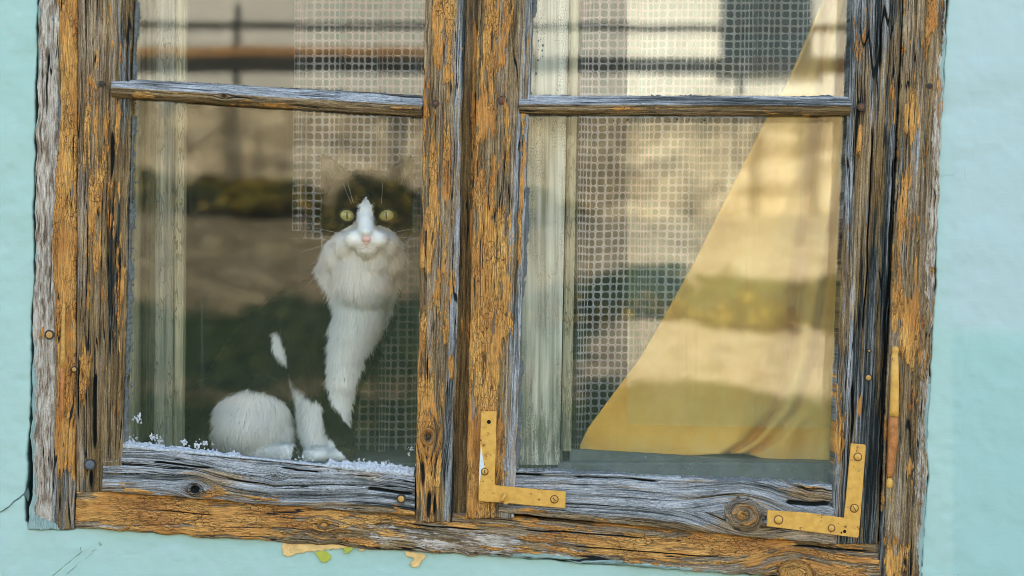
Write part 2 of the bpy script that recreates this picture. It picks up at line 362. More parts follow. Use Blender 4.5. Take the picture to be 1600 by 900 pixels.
# recessed strip between the two casements
q = quad(lin(TOP, 0, 716, 810, 700), lin(TOP, 0, 752, 810, 736), TOP, 700, 736, 812, .011)
member('mullion', *q, .045, FR, seed=16, crack=.4, paint=lambda u, v: .18+.35*sm(.6, .75, u)-.4*sm(.8, .9, v), ochre=.75, lite=lambda u, v: .12-.0*u, res=(.0007, .0012))

# ---- left casement
CL = thing('casement', 'left casement, both panes with the cat looking out of the lower one, bleached blue-grey muntin', 'window casement', P(420, 790, .01), 'window casements')
yb = 769
q = quad(lin(TOP, 0, 120, yb, 117), lin(TOP, 0, 207, 700, 191), TOP, 117, lin(yb, 0, 207, 700, 191), yb, .001)
member('stile', *q, .038, CL, seed=21, slits=((.40, vv(585, TOP, yb), vv(705, TOP, yb), .0026), (.05, vv(560, TOP, yb), vv(660, TOP, yb), .0012), (.33, vv(735, TOP, yb), vv(768, TOP, yb), .0022)), crack=1.0, depth=.0022,
       paint=splat(lambda u, v: .17+.04*np.sin(v*20), (.3, vv(250, TOP, yb), .22, .12, .2), (.45, vv(350, TOP, yb), .22, .11, .42), (.15, vv(300, TOP, yb), .1, .4, .18), (.85, vv(300, TOP, yb), .09, .25, .15), (.2, vv(600, TOP, yb), .12, .2, .18), (.6, vv(20, TOP, yb), .3, .08, .22)),
       ochre=splat(.78, (.75, vv(430, TOP, yb), .25, .15, -.5), (.7, vv(60, TOP, yb), .2, .15, -.3)), lite=splat(.46, (.72, vv(480, TOP, yb), .2, .2, -.4)))
y1 = 817
q = quad(lin(TOP, 0, 664, y1, 648), lin(TOP, 0, 728, y1, 707), TOP, 648, 707, y1, .000)
sv = lambda y: vv(y, TOP, y1)
member('stile', *q, .038, CL, seed=24, slits=((.18, sv(722), sv(765), .0022), (.36, sv(768), sv(816), .0026), (.52, sv(775), sv(812), .0016), (.25, sv(560), sv(600), .0009)), crack=.45, depth=.0014, ends=(0, .004),
       knots=((.3, sv(682), .009, .5),),
       paint=splat(lambda u, v: .50-.34*sm(.66, .88, u), (.35, sv(60), .25, .09, .2), (.3, sv(560), .25, .09, .06), (.2, sv(640), .2, .06, .35), (.35, sv(760), .25, .06, .22), (.3, sv(180), .3, .04, -.1), (.85, sv(440), .08, .02, .6), (.85, sv(575), .08, .015, .6)),
       ochre=splat(lambda u, v: .95-.5*sm(.70, .85, u), (.7, sv(720), .25, .08, -.3)), lite=lambda u, v: .55+.12*sm(.7, .85, u)-.3*sm(.93, 1, u))
# bottom rail
q = (P(161, 696)+Vector((0, .004, 0)), P(648, 746)+Vector((0, .004, 0)), P(648, 806)+Vector((0, -.004, 0)), P(160, 768)+Vector((0, -.004, 0)))
rx = lambda x: (x-161)/487
member('bottom_rail', *q, .036, CL, along='h', seed=31, slits=((.28, rx(240), rx(330), .0012), (.42, rx(575), rx(646), .0022), (.12, rx(440), rx(500), .0010)), crack=1.3, depth=.0026, r=.003, rag=(.0012, .0010),
       knots=((.80, rx(305), .0080, 1.0), (.35, rx(430), .004, .2)),
       flow=lambda u, v, a, c: .004*np.sin(v*9),
       paint=splat(lambda u, v: .05+.25*sm(.6, 1, u), (.8, rx(345), .25, .1, .25), (.85, rx(620), .3, .06, .4), (.8, rx(200), .2, .07, .12), (.3, rx(400), .2, .1, .08)),
       pale=splat(lambda u, v: .02, (.05, rx(560), .18, .2, .45), (.05, rx(330), .15, .2, .35)), ochre=splat(lambda u, v: .32+.35*sm(.7, 1, u), (.6, rx(320), .3, .1, .3)), lite=.78)
def muntin_prof(u): return .011*np.clip((.46-u)/.46, 0, 1)+.004*np.clip((u-.80)/.2, 0, 1)
def munt(corners, seed, parent, kn=()):
    TL, TR, BR, BL = corners
    return member('muntin', *[p+Vector((0, -.006, 0)) for p in (P(*TL), P(*TR), P(*BR), P(*BL))], .024, parent, along='h', seed=seed, r=.0015,
                  rag=(.0005, .0005), crack=.6, depth=.0009, prof=muntin_prof, knots=kn, res=(.00045, .001), ends=(.003, .003),
                  paint=lambda u, v: -.15+.46*sm(.52, .62, u), ochre=lambda u, v: .0+1.1*sm(.48, .55, u), lite=lambda u, v: .74-.42*sm(.48, .58, u),
                  pale=None)
munt(((173, 121), (661, 148), (660, 183), (175, 152)), 35, CL, ((.6, (350-173)/488, .0035, .5),))
q = quad(205, 666, TOP-2, 205, 666, TOP+50, .002)
member('top_rail', *q, .036, CL, along='h', seed=37, paint=.4, res=(.0009, .003))

# ---- right casement
CR = thing('casement', 'right casement with two orange corner brackets on its lower corners and a yellow curtain behind', 'window casement', P(1060, 830, .01), 'window casements')
y2 = 810
q = quad(lin(TOP, 0, 747, y2, 727), lin(TOP, 0, 833, 735, 806), TOP, 727, 779, y2, -.001)
# stile narrows where the rail is let in
rv = lambda y: vv(y, TOP, y2)
q = quad(lin(TOP, 0, 747, y2, 727), lin(TOP, 0, 833, 735, 806), TOP, 727, lin(y2, 0, 833, 735, 806), y2, -.001)
member('stile', *q, .038, CR, seed=44, crack=.5, depth=.0014, ends=(0, .003),
       paint=splat(lambda u, v: .46-.30*sm(.68, .85, u), (.3, rv(400), .30, .12, .42), (.3, rv(60), .2, .12, .15), (.25, rv(620), .3, .12, .34), (.3, rv(760), .3, .07, .45), (.7, rv(180), .15, .2, -.15), (.92, rv(240), .06, .2, .4)),
       ochre=lambda u, v: .92-.45*sm(.62, .8, u), lite=lambda u, v: .5+.2*sm(.6, .8, u))
y3 = 850
q = quad(lin(TOP, 0, 1330, y3, 1298), lin(TOP, 0, 1411, y3, 1373), TOP, 1298, 1373, y3, .001)
tv = lambda y: vv(y, TOP, y3)
member('stile', *q, .038, CR, seed=47, slits=((.52, tv(200), tv(520), .0010), (.35, tv(600), tv(690), .0016), (.97, tv(250), tv(700), .0016), (.62, tv(40), tv(110), .0014)), crack=1.3, depth=.0026,
       paint=splat(lambda u, v: .08, (.2, tv(60), .12, .05, .3), (.45, tv(100), .08, .04, .35), (.9, tv(170), .12, .05, .45), (.25, tv(220), .07, .04, .4), (.12, tv(660), .12, .1, .25), (.05, tv(600), .08, .3, .2), (.5, tv(640), .08, .05, .4)),
       ochre=splat(.42, (.2, tv(400), .3, .3, .15), (.5, tv(220), .3, .1, .2)), lite=splat(.50, (.7, tv(430), .25, .25, -.33), (.75, tv(750), .25, .1, -.25)))
q = (P(779, 733)+Vector((0, .004, 0)), P(1304, 757)+Vector((0, .004, 0)), P(1304, 852)+Vector((0, -.005, 0)), P(779, 800)+Vector((0, -.005, 0)))
bx = lambda x: (x-779)/525
member('bottom_rail', *q, .036, CR, along='h', seed=52, slits=((.07, bx(900), bx(1030), .0012), (.34, bx(1230), bx(1300), .0024), (.10, bx(790), bx(850), .0014)), crack=1.15, depth=.0026, r=.003, rag=(.0014, .0008),
       knots=((.62, bx(1163), .019, .25),), flow=lambda u, v, a, c: .006*np.sin(v*4),
       paint=splat(lambda u, v: .02+.30*sm(.78, 1, u), (.62, bx(1163), .26, .05, .62), (.85, bx(830), .12, .05, .4), (.15, bx(1265), .14, .08, .5), (.85, bx(1080), .15, .07, .2)),
       ochre=splat(lambda u, v: .33+.4*sm(.72, .95, u), (.62, bx(1163), .28, .06, .7), (.15, bx(1265), .15, .07, .5)), lite=splat(.93, (.85, bx(1200), .2, .2, -.4)))
munt(((808, 148), (1330, 150), (1328, 181), (812, 179)), 55, CR)
q = quad(830, 1334, TOP-2, 830, 1334, TOP+50, .002)
member('top_rail', *q, .036, CR, along='h', seed=57, paint=.4, res=(.0009, .003))

# ------------------------------------------------------------------ house wall
def wall_mat():
    t = NT('aqua_plaster'); p = t.geo()
    a = t.noise(p, 3.0, 4, .55); b = t.noise(t.mapv(p, (1, 1, 2.2)), 28, 5, .65); c = t.noise(p, 260, 3, .6)
    col = t.ramp(a, [(.35, (.345, .545, .495)), (.65, (.395, .575, .525))])
    col = t.mix(t.smooth(b, .52, .72), col, (.41, .565, .55))
    # a fresher, greener coat low on the right with a soft upper edge
    s = t.n('ShaderNodeSeparateXYZ', {0: p})
    zz = t.math('ADD', s.outputs[2], t.math('MULTIPLY', t.noise(t.mapv(p, (30, 1, 5)), 1.0, 3), .012))
    up = t.math('MULTIPLY', t.smooth(zz, 1.400, 1.420), t.smooth(s.outputs[0], .44, .50))
    col = t.mix(t.math('MULTIPLY', up, .7), col, (.43, .545, .56))
    low = t.math('MULTIPLY', t.smooth(zz, 1.412, 1.396), t.smooth(s.outputs[0], .478, .486))
    col = t.mix(t.math('MULTIPLY', low, .6), col, (.30, .51, .49))
    # specks and fine cracks
    sp = t.n('ShaderNodeTexVoronoi', {'Scale': 75.0, 'Vector': p}); rnd = t.smooth(t.noise(p, 42, 1), .62, .70)
    col = t.mix(t.math('MULTIPLY', t.smooth(sp.outputs['Distance'], .10, .04), rnd), col, (.10, .17, .17))
    vo = t.n('ShaderNodeTexVoronoi', {'Scale': 9.0}, feature='DISTANCE_TO_EDGE')
    wv = t.n('ShaderNodeVectorMath', operation='ADD'); t.put(wv.inputs[0], p)
    ns = t.n('ShaderNodeTexNoise', {'Scale': 22.0, 'Detail': 5.0, 'Vector': p}); sc = t.n('ShaderNodeVectorMath', {1: (.10, .10, .10)}, operation='MULTIPLY'); t.put(sc.inputs[0], ns.outputs['Color'])
    t.put(wv.inputs[1], sc.outputs[0]); t.put(vo.inputs['Vector'], wv.outputs[0])
    ck = t.math('MULTIPLY', t.smooth(vo.outputs['Distance'], .008, .002), t.smooth(t.noise(p, 5.5, 2), .60, .70))
    col = t.mix(t.math('MULTIPLY', ck, .12), col, (.13, .24, .23))
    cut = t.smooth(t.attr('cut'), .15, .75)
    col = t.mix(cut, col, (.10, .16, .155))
    br = t.noise(t.mapv(p, (14, 1, 160)), 1.0, 3, .6)
    h = t.math('ADD', t.math('MULTIPLY', b, .6), t.math('ADD', t.math('MULTIPLY', c, .10), t.math('MULTIPLY', br, .12)))
    h = t.math('SUBTRACT', h, t.math('MULTIPLY', ck, .15))
    return t.fin(col, .62, t.bump(h, .0018, .5), .3)
WALLM = wall_mat()
HOUSE = thing('house', 'house with an aqua plastered wall around the old wooden window', 'house', (0, .2, 0))
def wall_front():
    # outline of the opening in photo pixels, clockwise from the top left; the paint runs unevenly up to the wood
    left = [(57, 0), (56, 60), (54, 130), (52, 250), (50, 350), (52, 420), (48, 500), (47, 590), (43, 690), (41, 745), (38, 770), (39, 812), (42, 829)]
    bot = [(60, 832), (115, 831), (122, 828), (133, 829), (145, 820), (160, 819), (200, 823), (250, 827), (310, 832), (360, 832), (420, 829), (437, 830), (470, 840), (552, 847), (600, 851), (618, 858), (660, 858),
           (700, 862), (735, 864), (775, 871), (800, 876), (830, 882), (870, 884), (910, 888), (960, 889), (1010, 893), (1060, 896), (1140, 903), (1250, 912), (1360, 922), (1400, 940)]
    right = [(1436, 940), (1441, 900), (1448, 870), (1446, 820), (1452, 745), (1449, 690), (1453, 610), (1456, 590), (1461, 470), (1466, 430), (1464, 330), (1467, 260), (1472, 200), (1470, 190), (1474, 150), (1477, 90), (1484, 0)]
    loop = [(62, -262)]+left+bot+right+[(1488, -262)]
    pts = []
    for (a, b) in zip(loop, loop[1:]+loop[:1]):
        L = math.hypot(b[0]-a[0], b[1]-a[1]); n = max(1, int(L/2.2))
        for k in range(n): pts.append((a[0]+(b[0]-a[0])*k/n, a[1]+(b[1]-a[1])*k/n))
    pts = np.array(pts); N = len(pts); s = np.arange(N)*2.2
    d = np.roll(pts, -3, 0)-np.roll(pts, 3, 0); nrm = np.stack([d[:, 1], -d[:, 0]], 1); nrm /= np.linalg.norm(nrm, axis=1)[:, None]+1e-9
    cen = np.array([770, 330]); sgn = np.sign(((pts-cen)*nrm).sum(1)); nrm *= sgn[:, None]
    j = (fbm(s/20, s*0, 5, 4, .6)-.5)*5-3.6-3.0*(pts[:, 1] > 840)-1.0*(pts[:, 1] > 815)+1.9*(pts[:, 0] < 100)*(pts[:, 1] < 815)+1.0*(pts[:, 0] > 1400); pts = pts+nrm*(j[:, None])
    rows = []; cut = []; ys = []
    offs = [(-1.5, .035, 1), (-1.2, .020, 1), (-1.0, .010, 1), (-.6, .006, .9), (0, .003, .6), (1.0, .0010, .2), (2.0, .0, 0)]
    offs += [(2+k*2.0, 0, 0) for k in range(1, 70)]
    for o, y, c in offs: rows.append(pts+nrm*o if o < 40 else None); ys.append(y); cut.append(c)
    last = pts+nrm*38; k0 = 0
    for i, (o, y, c) in enumerate(offs):
        if rows[i] is None: rows[i] = last+(last-cen)/np.linalg.norm(last-cen, axis=1)[:, None]*(o-38)
    far = rows[-1]; box = [(-6500, -5200), (8000, -5200), (8000, 2500), (-6500, 2500)]
    dirn = (far-cen); 
    kx = np.where(dirn[:, 0] > 0, (8000-cen[0])/np.abs(dirn[:, 0]+1e-9), (6500+cen[0])/np.abs(dirn[:, 0]+1e-9))
    ky = np.where(dirn[:, 1] > 0, (2200-cen[1])/np.abs(dirn[:, 1]+1e-9), (3800+cen[1])/np.abs(dirn[:, 1]+1e-9))
    kk = np.minimum(kx, ky)
    for f in (.05, .2, .5, 1.0):
        rows.append(cen+dirn*(1+(kk-1)*f)[:, None]); ys.append(0); cut.append(0)
    Rr = np.array(rows); M = len(rows)
    Rr = np.concatenate([Rr, Rr[:, :1]], 1); yy = np.array(ys)[:, None]+np.zeros(Rr.shape[1]); cc = np.array(cut)[:, None]+np.zeros(Rr.shape[1])
    bump = (fbm(Rr[..., 0]/55, Rr[..., 1]/55, 9, 3)-.5)*.004*(np.array([0]*6+[1]*(M-6)))[:, None]
    lump = (vn(Rr[..., 0]/11, Rr[..., 1]/11, 19)-.5)*.0005*(np.array([0, 0, 0]+[1]*30+[0]*(M-33)))[:, None]
    V = np.stack([(Rr[..., 0]-800)*S, yy+bump+lump, ZC+(450-Rr[..., 1])*S], -1)
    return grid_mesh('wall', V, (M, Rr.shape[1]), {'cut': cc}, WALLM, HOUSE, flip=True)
wall_front()
# side walls, back wall and roof of the house: they cast the shade the window stands in
x0, x1, zt, zb = (-6500-800)*S, (8000-800)*S, ZC+(450+3800)*S, -.05
bm = bmesh.new(); add_box(bm, (x0, .30, zb), (x0+.3, 4.2, zt)); bm_o = bm_obj('side_wall', bm, WALLM, HOUSE)
bm = bmesh.new(); add_box(bm, (x1-.3, .30, zb), (x1, 4.2, zt)); bm_obj('side_wall', bm, WALLM, HOUSE)
bm = bmesh.new(); add_box(bm, (x0, 4.2, zb), (x1, 4.5, zt)); bm_obj('back_wall', bm, WALLM, HOUSE)
bm = bmesh.new()
for s, (ya, za, yb_, zb_) in enumerate(((-.12, zt-.06, 2.3, zt+1.1), (4.7, zt-.06, 2.3, zt+1.1))):
    for w0 in range(1):
        vs = [bm.verts.new(v) for v in ((x0-.3, ya, za), (x1+.3, ya, za), (x1+.3, yb_, zb_), (x0-.3, yb_, zb_), (x0-.3, ya, za+.12), (x1+.3, ya, za+.12), (x1+.3, yb_, zb_+.12), (x0-.3, yb_, zb_+.12))]
        for f in ((0, 1, 2, 3), (4, 7, 6, 5), (0, 4, 5, 1), (1, 5, 6, 2), (2, 6, 7, 3), (3, 7, 4, 0)): bm.faces.new([vs[i] for i in f])
bmesh.ops.recalc_face_normals(bm, faces=bm.faces)
bm_obj('roof', bm, simple('roof_tiles', (.28, .10, .06), .85, scale=8), HOUSE)
# the thick wall behind the plaster (four blocks round the window recess)
OXL, OXR, OZB, OZT = P(190, 0).x, P(1345, 0).x, P(0, 735).z, P(0, -215).z
IN = simple('room_plaster', (.20, .17, .13), .9, scale=4)
bm = bmesh.new()
add_box(bm, (x0+.3, .065, zb), (OXL, .30, zt)); add_box(bm, (OXR, .065, zb), (x1-.3, .30, zt))
add_box(bm, (OXL+.0001, .066, zb), (OXR-.0001, .299, OZB-.02)); add_box(bm, (OXL+.0001, .066, OZT), (OXR-.0001, .299, zt))
bm_obj('inner_wall', bm, IN, HOUSE)
bm = bmesh.new(); add_box(bm, (x0+.3, .3, 2.9), (x1-.3, 4.2, 3.0)); bm_obj('ceiling', bm, simple('ceiling_paint', (.4, .38, .34), .9), HOUSE)
bm = bmesh.new(); add_box(bm, (x0+.3, .3, .3), (x1-.3, 4.2, .4)); bm_obj('floor', bm, simple('floor_boards', (.12, .07, .04), .6), HOUSE)
# paint lost around the frame: thin curled scabs of older ochre paint on the wall
OCH = simple('old_ochre_coat', (.78, .50, .20), .6, var=.22, scale=90, bump=.0008, bscale=420)
LEM = simple('lemon_coat', (.46, .48, .07), .6, var=.15, scale=60, bump=.0006)
def scab(name, pts, mat, y0=-.0022, jit=1.2, seed=0):
    random.seed(seed); out = []
    for (a, b) in zip(pts, pts[1:]+pts[:1]):
        n = max(1, int(math.hypot(b[0]-a[0], b[1]-a[1])/4))
        for k in range(n): out.append((a[0]+(b[0]-a[0])*k/n+random.uniform(-jit, jit), a[1]+(b[1]-a[1])*k/n+random.uniform(-jit, jit)))
    bm = bmesh.new(); plate(bm, out, y0, .004, .0004); return bm_obj(name, bm, mat, HOUSE)
scab('paint_patch', [(440, 832), (462, 831), (478, 840), (500, 844), (550, 848), (552, 854), (520, 858), (488, 861), (465, 864), (450, 870), (443, 866), (441, 850)], OCH, seed=1)
scab('paint_patch', [(632, 861), (650, 864), (665, 866), (662, 874), (654, 884), (645, 887), (641, 882), (647, 872), (634, 867)], OCH, seed=2)
scab('paint_patch', [(492, 863), (505, 860), (516, 866), (517, 873), (505, 880), (498, 872)], LEM, -.0026, .6, seed=3)
scab('paint_patch', [(538, 857), (548, 853), (552, 856), (545, 863), (539, 866)], LEM, -.0026, .5, seed=4)
bm = bmesh.new(); plate(bm, [(-4, 802), (6, 796), (15, 790), (22, 782), (30, 777), (40, 768), (44, 762), (46, 774), (44, 784), (40, 775), (36, 774), (30, 779.5), (23, 784), (15, 792), (6, 798), (-4, 803.5)], -.0006, .003, 0); bm_obj('crack', bm, simple('crack_shadow', (.09, .14, .135), .9, bump=None), HOUSE)
scab('paint_patch', [(560, 857), (570, 857), (568, 861), (562, 861)], OCH, -.0016, .4, seed=5)

# ------------------------------------------------------------------ window hardware
def bracket_mat():
    t = NT('ochre_painted_steel'); p = t.geo()
    a = t.noise(p, 120, 4, .6); col = t.ramp(a, [(.3, (.58, .295, .055)), (.55, (.70, .375, .075)), (.75, (.75, .43, .11))])
    r = t.smooth(t.noise(p, 150, 5, .75), .60, .66); col = t.mix(r, col, (.20, .06, .025))
    return t.fin(col, .45, t.bump(t.noise(p, 260, 3, .6), .0006, .5), .4)
BRK = bracket_mat(); RUST = simple('rusty_iron', (.16, .07, .035), .75, scale=400, var=.5, bump=.0005, bscale=900)
DARK = simple('dark_iron', (.045, .035, .03), .6, scale=500, var=.4, bump=.0004, bscale=900)
HOLE = simple('drilled_hole', (.008, .008, .008), .9, bump=None)
WHT = simple('white_paint', (.62, .70, .70), .5, scale=200, var=.12)
NAILM = simple('ochre_nail', (.55, .30, .08), .5, scale=500, var=.3, bump=.0004, bscale=900)
def disc(bm, px, py, r, y0, y1, n=14, dome=0.0):
    c = P(px, py, 0); r0 = r*S
    ring = [bm.verts.new((c.x+math.cos(a)*r0, y1, c.z+math.sin(a)*r0)) for a in [2*math.pi*k/n for k in range(n)]]
    ring2 = [bm.verts.new((c.x+math.cos(a)*r0, y0+dome*.8, c.z+math.sin(a)*r0)) for a in [2*math.pi*k/n for k in range(n)]]
    ring3 = [bm.verts.new((c.x+math.cos(a)*r0*.72, y0+dome*.2, c.z+math.sin(a)*r0*.72)) for a in [2*math.pi*k/n for k in range(n)]]
    for k in range(n):
        bm.faces.new((ring[k], ring[(k+1) % n], ring2[(k+1) % n], ring2[k])); bm.faces.new((ring2[k], ring2[(k+1) % n], ring3[(k+1) % n], ring3[k]))
    bm.faces.new(ring3); bmesh.ops.recalc_face_normals(bm, faces=bm.faces)
def screw(px, py, r, par, y=-.0052, slot=True, mat=BRK, name='screw', ang=30):
    bm = bmesh.new(); disc(bm, px, py, r+1.5, y-.0002, y+.002); o0 = bm_obj('rust_ring', bm, RUST)
    bm = bmesh.new(); disc(bm, px, py, r, y-.0017, y+.002, dome=.0014); o = bm_obj(name, bm, mat, par, True)
    o0.parent = o
    if slot:
        bm = bmesh.new(); c = P(px, py, 0); m = Matrix.Translation((c.x, y-.0018, c.z)) @ Matrix.Rotation(rad(ang), 4, 'Y')
        rr = bmesh.ops.create_cube(bm, size=1, matrix=m @ Matrix.Diagonal((r*S*1.5, .0004, .0007, 1))); s = bm_obj('slot', bm, DARK); s.parent = o
    return o
def bracket(pts, par):
    bm = bmesh.new(); plate(bm, pts, -.0085, -.0058, .0005); return bm_obj('corner_bracket', bm, BRK, par)
# children of empties are written in world space: parent offset handled by link(); sub-parts sit under mesh parents at the origin
def sub(o, par): o.parent = par; return o
b1 = bracket([(752, 643), (754, 642), (776, 642), (775, 700), (773, 757), (800, 760), (884, 767), (883, 793), (822, 788), (796, 785), (790, 787), (784, 784), (760, 783), (748, 781), (748, 760)], CR)
b1['label'] = 'orange corner bracket with white bare patch and bent nail, lower left of its casement'
b2 = bracket([(1328, 692), (1350, 694), (1351, 697), (1344, 790), (1340, 836), (1338, 839), (1260, 829), (1197, 821), (1198, 796), (1260, 800), (1317, 808), (1320, 780)], CR)
for (x, y, r, sl, ang) in ((757.5, 736, 4.6, True, 80), (866, 779, 5.2, True, 40)):
    s = screw(x, y, r, None, -.0086, sl, BRK, 'screw', ang); sub(s, b1)
bm = bmesh.new(); disc(bm, 764, 658.5, 3.2, -.0087, -.006); sub(bm_obj('screw_hole', bm, HOLE), b1)
bm = bmesh.new(); plate(bm, [(752, 693), (754, 712), (757, 728), (752, 737), (748.6, 760), (749.5, 725)], -.0087, -.007, 0); sub(bm_obj('bare_patch', bm, WHT), b1)
bm = bmesh.new(); add_tube(bm, [P(783, 783)+Vector((0, -.009, 0)), P(786, 779)+Vector((0, -.012, 0)), P(789, 771)+Vector((0, -.0105, 0)), P(790.5, 770)+Vector((0, -.008, 0))], [.0018, .0022, .0026, .0014], 8)
sub(bm_obj('bent_nail', bm, BRK, None, True), b1)
for (x, y, r, sl, ang) in ((1338.5, 713, 5.4, False, 0), (1333, 793, 5.6, True, 60), (1297.5, 824, 4.6, False, 0), (1215, 811, 6.0, False, 0)):
    s = screw(x, y, r, None, -.0086, sl, BRK, 'screw', ang); sub(s, b2)
bm = bmesh.new(); disc(bm, 1318, 829, 2.6, -.0087, -.006); disc(bm, 1313, 831, 1.5, -.0087, -.006); sub(bm_obj('screw_hole', bm, HOLE), b2)
# nails and bolts in the timber
def nail(px, py, r, par, mat, y=-.0018, name='nail', ring=DARK, rr=1.5):
    bm = bmesh.new(); disc(bm, px, py, r+rr, y+.0008, y+.006); o0 = bm_obj('stain_ring', bm, ring)
    bm = bmesh.new(); disc(bm, px, py, r, y, y+.006, dome=.0012); o = bm_obj(name, bm, mat, par, True); o0.parent = o
    if par: o0.matrix_parent_inverse = o.matrix_parent_inverse.inverted() if False else Matrix.Identity(4)
    return o
nail(785, 157, 5.8, CR, RUST); nail(680.5, 162, 3.6, CL, RUST, rr=2.4); nail(1346, 167, 4.6, CR, RUST, rr=2.2)
nail(159, 131, 3.6, CL, DARK, rr=1.4); nail(141, 726, 7.5, CL, simple('grey_bolt', (.10, .12, .14), .5, scale=300), -.003, 'bolt')
nail(1357, 590, 4.4, CR, NAILM); nail(117, 577, 3.6, FR, NAILM, -.006); nail(627, 779, 5.2, CL, NAILM, -.005, rr=2.2)
nail(78, 523, 5.5, FR, NAILM, -.0045, rr=2.2); nail(1452, 135, 3.0, FR, DARK, -.004)
nail(1358, 548, 1.8, CR, NAILM)
# hinge barrels
def hinge(pts, rads, par, mat, name='hinge'):
    bm = bmesh.new(); add_tube(bm, [P(x, y)+Vector((0, -.0085, 0)) for x, y in pts], [r*S for r in rads], 12); return bm_obj(name, bm, mat, par, True)
h = hinge([(1397, 541), (1397, 544), (1397, 549), (1396.5, 552), (1396, 556), (1396, 600), (1395, 640), (1394.5, 650)], [3, 5.5, 5.5, 4.2, 5.8, 6.8, 7.4, 7.6], FR, BRK)
pin = simple('orange_rusty_hinge', (.46, .17, .05), .55, scale=150, var=.35, bump=.0008, bscale=500)
k = hinge([(1394.4, 651), (1394, 660), (1393, 690), (1391, 715), (1389.5, 722), (1390, 728), (1389, 738), (1388, 745)], [7.4, 7.8, 7.6, 6, 5.2, 6.2, 5.4, 3.4], None, pin, 'hinge_socket'); sub(k, h)
k = hinge([(1388, 746), (1388, 749), (1388, 755), (1387.6, 760), (1387.4, 762)], [2.5, 4.4, 5.2, 4, 1.5], None, BRK, 'hinge_finial'); sub(k, h)
h = hinge([(102.5, 472), (102.5, 476), (101.5, 500), (100.5, 560), (100, 572)], [1.2, 2.4, 2.8, 3.4, 3.4], FR, NAILM)
k = hinge([(100, 574), (99.5, 600), (99.3, 640), (99, 652)], [3.2, 3.0, 2.6, 1.5], None, pin, 'hinge_socket'); sub(k, h)

# ------------------------------------------------------------------ glass
def glass_mat(name, r0, dust=.05, seed=0.0, body=(.99, 1, .99)):
    t = NT(name); p = t.geo(); t.N.remove(t.b)
    lw = t.n('ShaderNodeLayerWeight', {'Blend': .5}); f = t.math('ADD', t.math('MULTIPLY', t.math('POWER', lw.outputs['Facing'], 5.0), 1-r0), r0)
    wob = t.bump(t.noise(t.mapv(p, (1, 1, .5), (seed, 0, 0)), 7.0, 2, .5), .00025, .5)
    gl = t.n('ShaderNodeBsdfGlossy', {'Color': (1, 1, 1), 'Roughness': .012}); t.put(gl.inputs['Normal'], wob)
    tr = t.n('ShaderNodeBsdfTransparent', {'Color': body})
    m1 = t.n('ShaderNodeMixShader'); t.put(m1.inputs[0], f); t.put(m1.inputs[1], tr); t.put(m1.inputs[2], gl)
    # dust and dried rain: vertical runs, blotches and specks
    st = t.noise(t.mapv(p, (210, 1, 3), (seed, 0, 0)), 1.0, 4, .7); st2 = t.noise(t.mapv(p, (34, 1, 1.3), (seed, 0, 0)), 1.0, 3, .6)
    d = t.math('MULTIPLY', t.smooth(st, .50, .75), t.smooth(st2, .42, .66)); bl = t.smooth(t.noise(p, 9.0, 5, .65), .42, .7)
    fi = t.smooth(t.noise(p, 900, 2, .6), .66, .78)
    dd = t.math('ADD', t.math('MULTIPLY', d, dust*3.0), t.math('ADD', t.math('MULTIPLY', bl, dust*.8), t.math('MULTIPLY', fi, dust*1.2)))
    sz = t.n('ShaderNodeSeparateXYZ', {0: p}).outputs[2]; zl = ZC-290*S
    low = t.smooth(t.math('ADD', sz, t.math('MULTIPLY', t.noise(t.mapv(p, (30, 1, 60)), 1.0, 4, .7), -.06)), zl+.020, zl-.035)
    dd = t.math('ADD', dd, t.math('MULTIPLY', low, dust*3))
    dd = t.math('ADD', dd, dust*.6, clamp=True)
    df = t.n('ShaderNodeBsdfDiffuse', {'Color': (.62, .66, .62)})
    m2 = t.n('ShaderNodeMixShader'); t.put(m2.inputs[0], dd); t.put(m2.inputs[1], m1); t.put(m2.inputs[2], df)
    t.L.new(m2.outputs[0], t.out.inputs[0]); return t.m
GL_L = glass_mat('old_glass_left', .043, .009, 3.1); GL_R = glass_mat('old_glass_right', .045, .013, 8.4)
GL_I = glass_mat('added_glass', .06, .02, 5.5)
def pane(pts, y, mat, par, name='glass_pane', th=.003):
    bm = bmesh.new(); f = bm.faces.new([bm.verts.new(P(px, py, 0)+Vector((0, y, 0))) for px, py in pts])
    e = bmesh.ops.extrude_face_region(bm, geom=[f])
    for g in e['geom']:
        if isinstance(g, bmesh.types.BMVert): g.co.y += th
    bmesh.ops.recalc_face_normals(bm, faces=bm.faces); return bm_obj(name, bm, mat, par)
pane([(188, 138), (188, 712), (655, 758), (667, 168)], .0155, GL_L, CL); pane([(196, -210), (192, 136), (664, 166), (672, -210)], .0155, GL_L, CL)
pane([(820, 166), (800, 748), (1305, 768), (1334, 166)], .0155, GL_R, CR); pane([(826, -210), (820, 164), (1334, 164), (1338, -210)], .0155, GL_R, CR)

